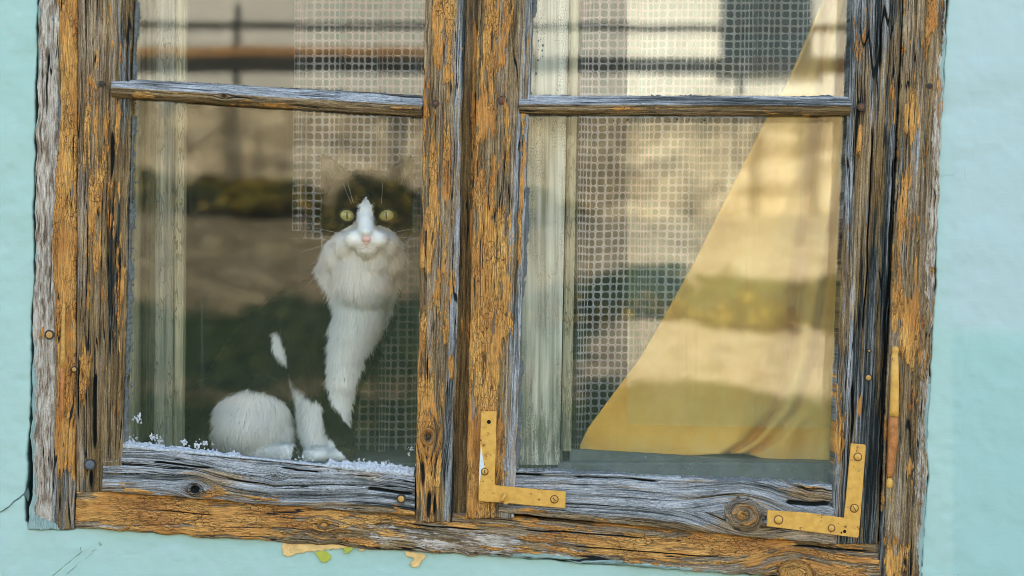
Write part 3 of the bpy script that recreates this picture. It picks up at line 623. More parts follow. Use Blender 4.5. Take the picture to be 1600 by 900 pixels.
# putty and slopped paint along the glass
PUT = simple('white_putty', (.46, .49, .52), .8, var=.45, scale=300, bump=.0012, bscale=500)
PUTG = simple('grey_putty', (.14, .155, .155), .8, var=.4, scale=260, bump=.0012, bscale=500)
def bead(name, a, b, w0, mat, par, seed, y0=.006, y1=.0150, amp=1.0, up=True, n=None, spikes=1.0):
    """ragged wedge of putty from a to b (pixels) reaching w0 pixels over the glass; up: which side the glass is"""
    L = math.hypot(b[0]-a[0], b[1]-a[1]); n = n or int(L/1.1); t = np.linspace(0, 1, n); s = t*L
    w = w0*(.55+.9*(fbm(s/17, s*0, seed, 4, .6)-.3)*1.6)+amp*3*np.maximum(0, fbm(s/4.0, s*0, seed+3, 3)-.5)*spikes*3
    gate = sm(.42, .50, fbm(s/50, s*0, seed+9, 2)); w = np.maximum(.5, w*(.12+.88*gate))
    d = np.array([b[0]-a[0], b[1]-a[1]])/L; nr = np.array([-d[1], d[0]])*(-1 if up else 1)
    base = np.array(a)[None]+t[:, None]*(np.array(b)-np.array(a))[None]
    rows = []
    for f, y in ((-.35, y0+.004), (-.1, y0), (.25, y0+.1*(y1-y0)), (.55, y0+.5*(y1-y0)), (.8, y1-.0012), (1.0, y1-.0004), (1.0, y1+.0004)):
        q = base+nr[None]*(f*w+(-2 if f < 0 else 0))[:, None]; yy = y+.0016*(fbm(s/5, s*0+f*9, seed+5, 3)-.5)*(1 if y < y1-.0005 else 0)
        rows.append(np.stack([(q[:, 0]-800)*S, yy+0*s, ZC+(450-q[:, 1])*S], -1))
    o = grid_mesh(name, np.array(rows), (len(rows), n), None, mat, par)
    bmx = bmesh.new(); bmx.from_mesh(o.data); bmesh.ops.recalc_face_normals(bmx, faces=bmx.faces); bmx.to_mesh(o.data); bmx.free(); return o
bead('putty', (190, 697), (455, 722), 7, PUT, CL, 5, amp=1.2); bead('putty', (440, 721), (646, 742), 11, PUT, CL, 8, amp=1.8)
bead('putty', (206, 180), (192, 700), 5, PUTG, CL, 11, up=True, amp=.8, y0=.010); bead('putty', (211, 0), (206, 135), 4, PUTG, CL, 12, up=True, y0=.010, amp=.5)
bead('putty', (664, 690), (652, 746), 5, PUT, CL, 13, up=False, amp=1)
bead('putty', (835, -30), (829, 145), 6, PUTG, CR, 15, up=True, y0=.010, amp=.7); bead('putty', (826, 184), (806, 738), 6, PUTG, CR, 16, up=True, y0=.010, amp=.6)
bead('putty', (806, 737), (1300, 760), 6, PUTG, CR, 18, amp=.8)
bead('putty', (832, 149), (1328, 151), 3, PUTG, CR, 19, y0=.009, amp=.7); bead('putty', (210, 124), (660, 150), 2.5, PUTG, CL, 20, y0=.009, amp=.4)
# flecks of paint dried on the glass
def flecks(name, spots, mat, par, seed):
    name = 'paint_splatter'
    random.seed(seed); V = []; Q = []
    for (cx, cy, r) in spots:
        n = random.randint(6, 9); k0 = len(V); st = random.uniform(.6, 1.8)
        for k in range(n):
            a = 2*math.pi*k/n; rr = r*random.uniform(.5, 1.3)
            V.append(P(cx+math.cos(a)*rr, cy+math.sin(a)*rr*st)+Vector((0, .0152, 0)))
        V.append(P(cx, cy)+Vector((0, .0152-r*S*.25, 0)))
        for k in range(n): Q.append((k0+k, k0+(k+1) % n, k0+n))
    me = bpy.data.meshes.new(name); me.from_pydata([tuple(v) for v in V], [], Q); me.update()
    o = link(name, me, mat, par); o['kind'] = 'stuff'
    bmx = bmesh.new(); bmx.from_mesh(me); bmesh.ops.recalc_face_normals(bmx, faces=bmx.faces); bmx.to_mesh(me); bmx.free(); return o
rnd = random.Random(3); sp = []
for k in range(60):
    x = rnd.uniform(196, 640); base = 697+(x-190)*.0965; sp.append((x, base-abs(rnd.gauss(0, 7))-1, rnd.choice([.7, .9, 1.2, 1.8])))
for (cx, cy, n_, s_) in ((210, 655, 16, 6), (234, 684, 12, 5), (245, 690, 14, 6), (284, 693, 10, 5), (312, 697, 18, 7), (203, 690, 20, 7), (560, 728, 25, 10), (600, 730, 25, 10), (640, 703, 10, 5)):
    for k in range(n_): sp.append((rnd.gauss(cx, s_*.6), rnd.gauss(cy, s_*.6), rnd.uniform(.8, 2.6)))
flecks('paint_fleck', sp, PUT, CL, 4)
sp = []
for k in range(70):
    y = rnd.uniform(10, 690); x = lin(y, 0, 208, 700, 195)+abs(rnd.gauss(0, 3)); sp.append((x, y, rnd.choice([.6, .9, 1.6, 2.6])))
for (cx, cy) in ((207, 190), (206, 255), (204, 398), (203, 540), (201, 600)):
    for k in range(8): sp.append((rnd.gauss(cx, 1.5), rnd.gauss(cy, 10), rnd.uniform(1, 2.4)))
flecks('paint_fleck', sp, PUTG, CL, 6)
sp = []
for k in range(60): sp.append((rnd.uniform(830, 1300), 739+rnd.gauss(-6, 6), rnd.choice([.5, .7, 1.0, 1.4])))
sp += [(957, 737, 3.0), (954, 733, 2), (981, 737, 2), (1056, 736, 2), (1073, 731, 1.2)]
for k in range(14): sp.append((rnd.gauss(rnd.choice([860, 960, 1090]), 22), 184+abs(rnd.gauss(0, 4)), rnd.choice([.6, 1, 1.8, 2.4])))
for k in range(30): sp.append((rnd.uniform(832, 850), rnd.uniform(10, 150), rnd.choice([.6, 1, 1.8])))
flecks('paint_fleck', sp, PUTG, CR, 9)

# ------------------------------------------------------------------ inner frame behind the casements
def crackle(name, c0, c1, c2, sc=(520, 200, 300), green=.3):
    t = NT(name); p = t.geo()
    wv = t.n('ShaderNodeVectorMath', operation='ADD'); t.put(wv.inputs[0], t.mapv(p, sc)); ns = t.n('ShaderNodeTexNoise', {'Scale': 60.0, 'Detail': 2.0, 'Vector': p}); t.put(wv.inputs[1], ns.outputs['Color'])
    vo = t.n('ShaderNodeTexVoronoi', {'Scale': 1.0, 'Randomness': .9}, feature='DISTANCE_TO_EDGE'); t.put(vo.inputs['Vector'], wv.outputs[0])
    ck = t.math('MULTIPLY', t.smooth(vo.outputs['Distance'], .09, .02), t.smooth(t.noise(t.mapv(p, (60, 60, 16)), 1.0, 3), .40, .60))
    st = t.noise(t.mapv(p, (160, 60, 4)), 1.0, 3, .6); b = t.noise(p, 14, 4, .6)
    col = t.ramp(st, [(.32, c0), (.5, c1), (.68, c2)]); col = t.mix(t.math('MULTIPLY', ck, .75), col, tuple(x*.25 for x in c0))
    s = t.n('ShaderNodeSeparateXYZ', {0: p}); low = t.smooth(t.math('ADD', s.outputs[2], t.math('MULTIPLY', t.noise(t.mapv(p, (150, 1, 14)), 1.0, 3), .25)), 1.53, 1.38)
    loss = t.math('MULTIPLY', t.smooth(t.noise(t.mapv(p, (170, 60, 22)), 1.0, 4, .65), .60, .44), low)
    col = t.mix(t.math('MULTIPLY', loss, .85), col, (.10, .115, .085))
    return t.fin(col, .7, t.bump(t.math('SUBTRACT', st, t.math('MULTIPLY', ck, .4)), .0015, .6), .3)
CRK = crackle('crackled_cream_paint', (.24, .23, .17), (.48, .46, .37), (.70, .68, .58))
CRD = crackle('streaked_grey_paint', (.10, .105, .085), (.27, .26, .20), (.42, .41, .34), sc=(500, 200, 60))
TAN = crackle('tan_old_paint', (.22, .19, .12), (.40, .35, .23), (.50, .45, .31), sc=(500, 300, 40))
IF = thing('inner_frame', 'pale crackled inner window frame seen through the glass behind both casements', 'window frame', P(800, 745, .1))
def post(name, xt0, xt1, xb0, xb1, yA, yB, mat, y0=TOP-10, y1=735):
    bm = bmesh.new(); vs = []
    for y in (yA, yB):
        for (x, py) in ((xt0, y0), (xt1, y0), (xb1, y1), (xb0, y1)):
            v = P(x, py, yA); v.y = y; vs.append(bm.verts.new(v))
    for f in ((0, 1, 2, 3), (4, 7, 6, 5), (0, 4, 5, 1), (1, 5, 6, 2), (2, 6, 7, 3), (3, 7, 4, 0)): bm.faces.new([vs[i] for i in f])
    bmesh.ops.recalc_face_normals(bm, faces=bm.faces); bmesh.ops.bevel(bm, geom=bm.edges[:], offset=.0015, segments=2, affect='EDGES'); return bm_obj(name, bm, mat, IF)
post('reveal_board', 176, 208, 176, 203, .045, .29, TAN)
post('stile', 246, 274, 240, 268, .085, .115, CRD); post('stile_moulding', 276, 291, 270, 284, .092, .115, TAN)
post('mullion', 690, 893, 690, 874, .040, .09, CRK); post('mullion_edge', 895, 908, 876, 892, .052, .09, TAN)
post('reveal_board', 1340, 1365, 1322, 1350, .045, .29, TAN)
LED = simple('ledge_paint', (.065, .085, .085), .55, var=.35, scale=40, bump=.0015, bscale=120)
bm = bmesh.new(); add_box(bm, (OXL+.004, .040, P(0, 735).z-.02), (OXR-.004, .32, P(0, 722, .04).z), .003); bm_obj('inner_ledge', bm, LED, IF)
bm = bmesh.new(); a = P(872, 701, .052); b = P(1330, 727, .052)
vs = [bm.verts.new(v) for v in ((a.x, .052, a.z), (b.x, .052, b.z-.001), (b.x, .052, b.z-.03), (a.x, .052, a.z-.03), (a.x, .075, a.z), (b.x, .075, b.z-.001), (b.x, .075, b.z-.03), (a.x, .075, a.z-.03))]
for f in ((0, 3, 2, 1), (4, 5, 6, 7), (0, 1, 5, 4), (3, 7, 6, 2), (0, 4, 7, 3), (1, 2, 6, 5)): bm.faces.new([vs[i] for i in f])
bmesh.ops.recalc_face_normals(bm, faces=bm.faces); bmesh.ops.bevel(bm, geom=bm.edges[:], offset=.002, segments=2, affect='EDGES')
bm_obj('bottom_rail', bm, LED, IF)
pane([(984, -200), (984, 668), (1322, 674), (1345, -200)], .056, GL_I, IF, 'added_glass_pane')  # added sheet of glass, its reflection brightens the curtain behind it

# ------------------------------------------------------------------ curtains
def net_mat():
    t = NT('white_net_thread'); p = t.geo(); t.N.remove(t.b)
    c = t.ramp(t.noise(p, 500, 2), [(.3, (.60, .61, .61)), (.7, (.78, .78, .78))])
    d = t.n('ShaderNodeBsdfDiffuse'); t.put(d.inputs[0], c); tl = t.n('ShaderNodeBsdfTranslucent', {'Color': (.5, .5, .5)})
    m = t.n('ShaderNodeMixShader', {0: .3}); t.put(m.inputs[1], d); t.put(m.inputs[2], tl); t.L.new(m.outputs[0], t.out.inputs[0]); return t.m
NET = net_mat()
def net(name, X, nu, nv, keep, thr=.15, label='', seed=0, dia=.16):
    """knitted net of rounded cells: every cell is a ring of thread with an open middle, small open diamonds where four meet"""
    ang = [math.pi/8+k*math.pi/4 for k in range(8)]
    out = []; inn = []
    for (cx, cy) in ((1, dia), (1-dia*1.2, 1-0), (-(1-dia*1.2), 1), (-1, dia), (-1, -dia), (-(1-dia*1.2), -1), (1-dia*1.2, -1), (1, -dia)): pass
    c = dia
    O = [(1, 1-c), (1-c, 1), (-1+c, 1), (-1, 1-c), (-1, -1+c), (-1+c, -1), (1-c, -1), (1, -1+c)]
    hx, hy = 1-thr*1.5, 1-thr*1.25; k = .36
    I = [(hx, hy-k), (hx-k, hy), (-hx+k, hy), (-hx, hy-k), (-hx, -hy+k), (-hx+k, -hy), (hx-k, -hy), (hx, -hy+k)]
    U, V_ = np.meshgrid(np.arange(nu), np.arange(nv), indexing='ij'); U = U.ravel(); V_ = V_.ravel()
    m = keep(U, V_); U = U[m]; V_ = V_[m]
    jit = lambda a, b: (vn(U*1.7+a, V_*1.3+b, seed)-.5)*.10
    pts = []
    for i, (a, b) in enumerate(O): pts.append((U+.5+a*.5, V_+.5+b*.5))
    for i, (a, b) in enumerate(I): pts.append((U+.5+a*.5+jit(i, 0), V_+.5+b*.5+jit(0, i)*.6))
    pu = np.stack([p[0] for p in pts], 1); pv = np.stack([p[1] for p in pts], 1)
    co = X(pu, pv).reshape(-1, 3); base = (np.arange(len(U))*16)[:, None, None]
    q = np.array([[i, (i+1) % 8, 8+(i+1) % 8, 8+i] for i in range(8)])[None]
    q = (base+q).reshape(-1, 4)
    me = bpy.data.meshes.new(name); quads_mesh(me, co, q, True); o = link(name, me, NET)
    return o
def netX(x0p, pitch, y0p, rowp, depth, folds, slant=0.0, sag=0.0):
    def X(u, v):
        px0 = x0p+u*pitch; py = y0p+v*rowp
        t = u*pitch
        dx = 0; dy = 0
        for (w, ph, ax, ad) in folds:
            a = 2*math.pi*t/w+ph+.25*np.sin(v*.05+ph)+.9*vn(t/w*.5, v*.02, int(w))
            dx = dx+ax*np.sin(a); dy = dy+ad*np.cos(a)
        px = px0+dx+slant*py+3.0*(vn(t/15, v*.05, 31)-.5)+1.4*(vn(t/5, v*.2, 33)-.5); d = depth+dy; k = (D+d)/D
        pyy = py+sag*np.sin(t/70)+2*(vn(t/25, v*.1, 3)-.5)
        return np.stack([(px-800)*S*k, d, ZC+(450-pyy)*S*k], -1)
    return X
pl_, rw = 7.3, 11.9
X = netX(452, pl_, TOP-10, rw, .215, [(62, .6, 7, .014), (27, 2.0, 1.3, .004)], slant=-.008)
def keepL(U, V_):
    y = TOP-10+(V_+1)*rw; x = 452+U*7.3; lim = np.where(x < 497, 384-12*(vn(U*.7, U*0, 5) > .6), 716); return y < lim
o = net('net_curtain', X, 38, 80, keepL, seed=3)
tag(o, 'white open net curtain hanging behind the cat in the left casement, ragged lower corner', 'net curtain', 'white net curtains')
X = netX(894, 7.5, TOP-10, rw, .150, [(88, 1.2, 10, .018), (31, .4, 1.3, .004)], slant=-.022)
o = net('net_curtain', X, 50, 78, lambda U, V_: (U >= 0), seed=9)
tag(o, 'white open net curtain hanging between the crackled inner post and the yellow curtain', 'net curtain', 'white net curtains')
def yellow_mat():
    t = NT('golden_curtain_cloth'); t.N.remove(t.b); p = t.attr('uvw', True); g = t.geo()
    wx = t.n('ShaderNodeTexWave', {'Scale': 1.0}, wave_type='BANDS', bands_direction='X'); t.put(wx.inputs[0], t.mapv(p, (700, 700, 700)))
    wz = t.n('ShaderNodeTexWave', {'Scale': 1.0}, wave_type='BANDS', bands_direction='Y'); t.put(wz.inputs[0], t.mapv(p, (700, 700, 700)))
    w = t.math('ADD', wx.outputs['Fac'], wz.outputs['Fac'])
    b = t.noise(g, 9, 5, .62); fine = t.noise(p, 700, 2)
    col = t.ramp(b, [(.3, (.84, .40, .075)), (.5, (.98, .55, .125)), (.7, (.99, .68, .23))])
    col = t.mix(t.math('MULTIPLY', t.math('SUBTRACT', 1.6, w), .14, clamp=True), col, (.40, .24, .07))
    bp = t.bump(t.math('ADD', w, fine), .0006, .5)
    d = t.n('ShaderNodeBsdfDiffuse'); t.put(d.inputs[0], col); t.put(d.inputs['Normal'], bp); tl = t.n('ShaderNodeBsdfTranslucent'); t.put(tl.inputs[0], col)
    m = t.n('ShaderNodeMixShader', {0: .08}); t.put(m.inputs[1], d); t.put(m.inputs[2], tl)
    t.L.new(m.outputs[0], t.out.inputs[0]); return t.m
YEL = yellow_mat()
def yellow():
    ed = np.array([(TOP-20, 1392), (0, 1287), (140, 1226), (190, 1196), (300, 1140), (400, 1090), (500, 1035), (560, 1000), (620, 955), (670, 918), (696, 906)])
    n, m = 260, 300; v = np.linspace(0, 1, n)[:, None]; u = np.linspace(0, 1, m)[None]
    bot = 703+10*np.clip(u*4, 0, 1)+8*np.sin(u*9)*u+26*sm(.55, .8, u)
    py = (TOP-20)+(bot-(TOP-20))*v
    le = np.interp(py, ed[:, 0], ed[:, 1]); re = 1358+0*py
    w = re-le; px = le+w*u
    # folds gather towards the right hand side and run slanting with the drape
    ph = u**1.3
    d = .086+.009*np.sin(2*math.pi*(ph*2.3-.15*v)+.4)*sm(.0, .4, u)+.006*np.sin(2*math.pi*(ph*5.2+.3*v)+1.1)*sm(.3, .8, u)+.004*np.sin(9*v+5*u)
    d = d - .016*np.exp(-((u-.02)/.05)**2)*.3
    fold = np.exp(-((px-lin2(py))/9)**2); d = d+.018*fold
    fold2 = np.exp(-((px-(lin2(py)+34+.04*(690-py)))/12)**2); d = d+.014*fold2
    d = d+.008*np.exp(-((py-690+.25*(px-1000))/40)**2)*np.sin(px/34)
    d = d+.006*(fbm(px/90, py/160, 4, 3)-.5)
    k = (D+d)/D
    V = np.stack([(px-800)*S*k, d, ZC+(450-py)*S*k], -1)
    uvw = np.stack([u*w*S*1.1+0*v, py*S, 0*py], -1)
    return grid_mesh('yellow_curtain', V, (n, m), {'uvw': uvw}, YEL, flip=True)
def lin2(py): return np.interp(py, [TOP, 0, 160, 400, 560, 640, 690, 720], [1320, 1300, 1281, 1253, 1236, 1212, 1170, 1120])
yo = yellow(); tag(yo, 'golden yellow woven curtain drawn slantwise across the right casement', 'curtain')
sol = yo.modifiers.new('thickness', 'SOLIDIFY'); sol.thickness = .0008; sol.offset = 1

# ------------------------------------------------------------------ the cat
def P3(px, py, y): return P(px, py, y)
PXM = lambda y: S*(D+y)/D
CATY = 0
def cat():
    root = thing('cat', 'black and white long-haired cat with yellow-green eyes sitting behind the left window pane', 'cat', P(480, 715, .12))
    bm = bmesh.new()
    def blob(px, py, y, rx, rz=None, ry=None):
        k = PXM(y); rz = rz or rx; ry = ry or rx
        bmesh.ops.create_icosphere(bm, subdivisions=4, radius=1, matrix=Matrix.Translation(P(px, py, y)) @ Matrix.Diagonal((rx*k, ry*k, rz*k, 1)))
    def limb(pts):
        for (a, b) in zip(pts, pts[1:]):
            n = 9
            for i in range(n+1):
                t = i/n; v = [a[j]+(b[j]-a[j])*t for j in range(4)]; blob(v[0], v[1], v[2], v[3])
    # trunk: rump low at the left, back rising to the shoulders, deep chest
    limb([(372, 640, .165, 62), (400, 610, .165, 74), (440, 560, .16, 76), (485, 515, .15, 68), (530, 475, .135, 58), (560, 420, .125, 50), (572, 370, .12, 46)])
    limb([(568, 410, .105, 46), (562, 450, .098, 45), (559, 500, .094, 38), (541, 560, .094, 33), (536, 600, .090, 26)])        # chest ruff
    blob(534, 420, .112, 30, 38); blob(598, 415, .112, 26, 40)
    blob(598, 440, .105, 24, 44); blob(588, 492, .108, 24, 40); blob(570, 542, .108, 20, 34)
    limb([(548, 520, .100, 34), (536, 600, .092, 25), (530, 660, .088, 20), (532, 700, .080, 19)]); blob(534, 711, .066, 21, 14, 26)      # near foreleg
    limb([(488, 560, .125, 36), (492, 640, .105, 26), (496, 695, .092, 20)]); blob(497, 711, .074, 22, 14, 28)                             # other foreleg
    limb([(402, 640, .125, 64), (390, 664, .112, 58)]); blob(366, 678, .115, 38, 34); blob(425, 678, .115, 38, 34); limb([(372, 706, .10, 15), (425, 707, .082, 14), (448, 708, .072, 15)])             # thigh and hind foot
    limb([(345, 690, .19, 22), (290, 690, .20, 19), (240, 694, .19, 18), (212, 700, .165, 15), (205, 706, .14, 12)])                       # tail
    # head
    blob(573, 332, .105, 66, 56, 60); blob(573, 312, .108, 56, 46, 52)
    blob(538, 350, .093, 31, 27, 32); blob(608, 350, .093, 31, 27, 32)              # cheeks
    limb([(571, 318, .058, 15), (571, 345, .045, 13), (572, 362, .032, 12)])         # bridge of the nose
    blob(557, 374, .044, 19, 15, 20); blob(588, 374, .044, 19, 15, 20); blob(573, 376, .040, 16, 13, 18); blob(573, 388, .046, 18, 12, 18); blob(543, 382, .062, 20, 18, 20); blob(602, 382, .062, 18, 18, 20)   # muzzle, chin
    blob(572, 362, .027, 10, 8, 10)
    blob(573, 402, .066, 36, 22, 20); blob(540, 398, .082, 30, 30); blob(602, 398, .082, 28, 30)
    limb([(560, 400, .078, 36), (566, 440, .085, 44)])
    # ears: thin hollow shells
    def ear(base, tip, s):
        B0, B1, T = [P(*p) for p in (base[0], base[1], tip)]
        k = 12; rows = []
        for i in range(k+1):
            t = i/k; row = []
            for j in range(9):
                u = j/8; e = (B0*(1-u)+B1*u); q = e*(1-t)+T*t
                bulge = math.sin(math.pi*u)*(1-t)*.016; wid = math.sin(math.pi*t)*.12
                q = q+(e-(B0+B1)/2)*wid+Vector((0, bulge, 0)); row.append(q)
            rows.append(row)
        th = .0035
        fr = [[bm.verts.new(q+Vector((0, -th, 0))) for q in r] for r in rows]; bk = [[bm.verts.new(q+Vector((0, th, 0))) for q in r] for r in rows]
        for i in range(k):
            for j in range(8):
                bm.faces.new((fr[i][j], fr[i+1][j], fr[i+1][j+1], fr[i][j+1])); bm.faces.new((bk[i][j], bk[i][j+1], bk[i+1][j+1], bk[i+1][j]))
            bm.faces.new((fr[i][0], bk[i][0], bk[i+1][0], fr[i+1][0])); bm.faces.new((fr[i][8], fr[i+1][8], bk[i+1][8], bk[i][8]))
        bm.faces.new([fr[0][j] for j in range(9)]+[bk[0][j] for j in range(8, -1, -1)])
        bm.faces.new([fr[k][j] for j in range(8, -1, -1)]+[bk[k][j] for j in range(9)])
    ear(((508, 318, .100), (556, 286, .095)), (504, 240, .092), 1); ear(((590, 286, .095), (640, 318, .100)), (645, 242, .092), -1)
    bmesh.ops.recalc_face_normals(bm, faces=bm.faces)
    me = bpy.data.meshes.new('tmp'); bm.to_mesh(me); bm.free()
    ob = bpy.data.objects.new('tmp', me); COL.objects.link(ob)
    r = ob.modifiers.new('r', 'REMESH'); r.mode = 'VOXEL'; r.voxel_size = .0019; r.use_smooth_shade = True
    s = ob.modifiers.new('s', 'SMOOTH'); s.iterations = 16; s.factor = .5
    dg = bpy.context.evaluated_depsgraph_get(); me2 = bpy.data.meshes.new_from_object(ob.evaluated_get(dg)); bpy.data.objects.remove(ob)
    n = len(me2.vertices); co = np.empty(n*3, np.float32); me2.vertices.foreach_get('co', co); co = co.reshape(-1, 3)
    no = np.empty(n*3, np.float32); me2.vertices.foreach_get('normal', no); no = no.reshape(-1, 3)
    # coat pattern by place on the body (pixels, from the front)
    kk = D/(D+co[:, 1]); px = co[:, 0]/S*kk+800; py = 450-(co[:, 2]-ZC)/S*kk
    white = lambda x, y, yd: coat(x, y, yd)
    wv = coat(px, py, co[:, 1])
    me2.name = 'body'; me2.materials.clear()
    o = link('body', me2, None, root)
    for nm, a in (('white', wv), ('pink', np.exp(-((px-572.5)/8.0)**2-((py-375)/6.5)**2)*(co[:, 1] < .06))):
        set_attr(me2, nm, a)
    for p in me2.polygons: p.use_smooth = True
    me2.materials.append(skin_mat())
    return root, o, co, no, px, py
def inpoly(x, y, poly):
    ins = np.zeros_like(x, bool); j = len(poly)-1
    for i in range(len(poly)):
        xi, yi = poly[i]; xj, yj = poly[j]
        c = ((yi > y) != (yj > y)) & (x < (xj-xi)*(y-yi)/(yj-yi+1e-9)+xi); ins ^= c; j = i
    return ins
WP = [
 [(571, 306), (579, 322), (583, 338), (588, 352), (600, 354), (614, 360), (624, 372), (629, 392), (628, 425), (619, 460), (606, 492), (590, 524), (571, 556), (558, 590), (551, 630), (546, 668), (534, 652), (516, 622), (511, 590), (513, 550), (517, 515), (525, 488), (517, 460), (503, 435), (495, 412), (494, 392), (504, 376), (522, 364), (544, 354), (556, 347), (559, 336), (563, 320)],
 [(340, 632), (355, 618), (385, 608), (415, 612), (442, 626), (458, 648), (460, 690), (452, 722), (340, 722), (330, 690)],
 [(450, 585), (462, 600), (478, 618), (502, 630), (503, 650), (514, 680), (526, 700), (552, 730), (462, 730), (464, 690), (462, 650)],
 [(424, 518), (436, 518), (446, 545), (448, 570), (438, 562), (428, 545)],
]
def coat(x, y, yd):
    jx = x+(fbm(x/9, y/9, 3, 3)-.5)*6; jy = y+(fbm(x/9+50, y/9, 4, 3)-.5)*6
    w = np.zeros_like(x, dtype=float)
    for p in WP: w = np.maximum(w, inpoly(jx, jy, p).astype(float))
    w *= (yd < .19)
    w = np.maximum(w, .17*np.maximum(np.exp(-((x-518)/12)**2-((y-268)/20)**2), np.exp(-((x-632)/12)**2-((y-268)/20)**2))*(y < 290))
    return w
def skin_mat():
    t = NT('cat_coat'); w = t.attr('white'); pk = t.attr('pink'); p = t.geo()
    c = t.mix(w, (.016, .014, .013), (.90, .885, .87)); c = t.mix(t.smooth(pk, .35, .65), c, (.72, .36, .32))
    return t.fin(c, .8, t.bump(t.noise(p, 700, 3), .0006), .2)
def fur_mat():
    t = NT('cat_fur'); w = t.attr('white'); t.N.remove(t.b)
    c = t.ramp(w, [(0, (.018, .015, .013)), (.12, (.05, .04, .032)), (.3, (.60, .56, .52)), (1, (.98, .97, .96))])
    d = t.n('ShaderNodeBsdfDiffuse'); t.put(d.inputs[0], c); tl = t.n('ShaderNodeBsdfTranslucent'); t.put(tl.inputs[0], c)
    m = t.n('ShaderNodeMixShader', {0: .2}); t.put(m.inputs[1], d); t.put(m.inputs[2], tl)
    t.L.new(m.outputs[0], t.out.inputs[0]); return t.m
def fur(root, body, co, no, px, py, N=230000):
    rng = np.random.default_rng(4)
    sel = rng.integers(0, len(co), N)
    p = co[sel]+rng.normal(0, .0007, (N, 3)); n = no[sel]; X = px[sel]; Y = py[sel]; dep = co[sel][:, 1]
    kx = D/(D+p[:, 1]); Xr = p[:, 0]/S*kx+800; Yr = 450-(p[:, 2]-ZC)/S*kx
    w = coat(Xr, Yr, dep)
    # length: short on the face and feet, long on ruff, chest and flanks
    face = np.exp(-((X-573)/52)**4-((Y-345)/46)**4)
    muzz = np.exp(-((X-572)/36)**4-((Y-362)/38)**4)*(dep < .075)
    feet = sm(670, 705, Y)
    L = (.0098-.0035*sm(520, 620, Y)*(X > 500))*(1-face)+.0055*face; L = L*(1-muzz)+.0036*muzz; L = L*(1-.55*feet)
    ruff = np.exp(-((X-560)/75)**2-((Y-435)/55)**2); L = L+.002*ruff*(1-face)
    ears = (Y < 292); L = np.where(ears, .005, L)
    tail = (X < 330); L = np.where(tail, .020, L)
    haun = np.exp(-((X-395)/60)**2-((Y-650)/45)**2); L = L+.0022*haun
    L = L*rng.uniform(.6, 1.25, N)
    wisp = (rng.random(N) < .02) & (muzz < .3) & (Y < 690); L = np.where(wisp, L*1.5, L)
    cl = np.stack([fbm(p[:, 0]*90, p[:, 2]*90, 7+i, 3)-.5 for i in range(3)], 1)*.65       # clumping
    flow = np.zeros((N, 3)); flow[:, 2] = -1.0
    out = np.zeros((N, 3)); out[:, 0] = (X-572)/60; out[:, 2] = -(Y-365)/60-.1
    f = np.exp(-((X-572)/60)**2-((Y-345)/34)**2)[:, None]
    flow = flow*(1-f)+out*f
    flow = flow - n*(flow*n).sum(1)[:, None]; fl = flow/(np.linalg.norm(flow, axis=1)[:, None]+1e-6)
    lift = np.where(muzz > .4, .25, .55)[:, None]
    lift = lift+.35*wisp[:, None]
    d1 = n*lift+fl*.8+cl*.5+rng.normal(0, .14, (N, 3)); d1 /= np.linalg.norm(d1, axis=1)[:, None]
    d2 = d1+fl*.55+cl*.35+rng.normal(0, .10, (N, 3)); d2[:, 2] -= .15; d2 /= np.linalg.norm(d2, axis=1)[:, None]
    # keep clear of the eyes and nose
    e = (((X-543)/15)**2+((Y-337)/11)**2 < 1)|(((X-604)/15)**2+((Y-337)/11)**2 < 1)|(((X-572.5)/9)**2+((Y-376)/7.5)**2 < 1)
    ok = ~(e & (dep < .10)); ok &= (p[:, 1] > .035)
    wd = np.full(N, .00019)*rng.uniform(.7, 1.3, N); wd = np.where(muzz > .4, .00013, wd)
    side = np.cross(d1, np.array([0, -1.0, 0])+rng.normal(0, .35, (N, 3))); side /= np.linalg.norm(side, axis=1)[:, None]+1e-6
    a = p-n*.0005; b = p+d1*(L*.5)[:, None]; c = b+d2*(L*.5)[:, None]
    c[:, 1] = np.maximum(c[:, 1], .0205); b[:, 1] = np.maximum(b[:, 1], .0205)
    V = np.stack([a-side*wd[:, None], a+side*wd[:, None], b-side*(wd*.75)[:, None], b+side*(wd*.75)[:, None], c], 1)[ok]
    M = len(V); nn = n[ok]; ww = w[ok]
    base = (np.arange(M)*5)[:, None]
    tri = np.concatenate([base+np.array([0, 1, 3])[None], base+np.array([0, 3, 2])[None], base+np.array([2, 3, 4])[None]], 1).reshape(-1, 3)
    me = bpy.data.meshes.new('fur'); quads_mesh(me, V.reshape(-1, 3), tri, True)
    o = link('fur', me, fur_mat(), root)
    set_attr(me, 'white', np.repeat(np.clip(ww*rng.uniform(.75, 1, M), 0, 1), 5))
    # shade each hair like the coat it lies in
    sn = nn+rng.normal(0, .18, nn.shape); sn /= np.linalg.norm(sn, axis=1)[:, None]
    me.normals_split_custom_set_from_vertices(np.repeat(sn, 5, 0).tolist())
    return o
root, body, co, no, px_, py_ = cat()
fur(root, body, co, no, px_, py_)
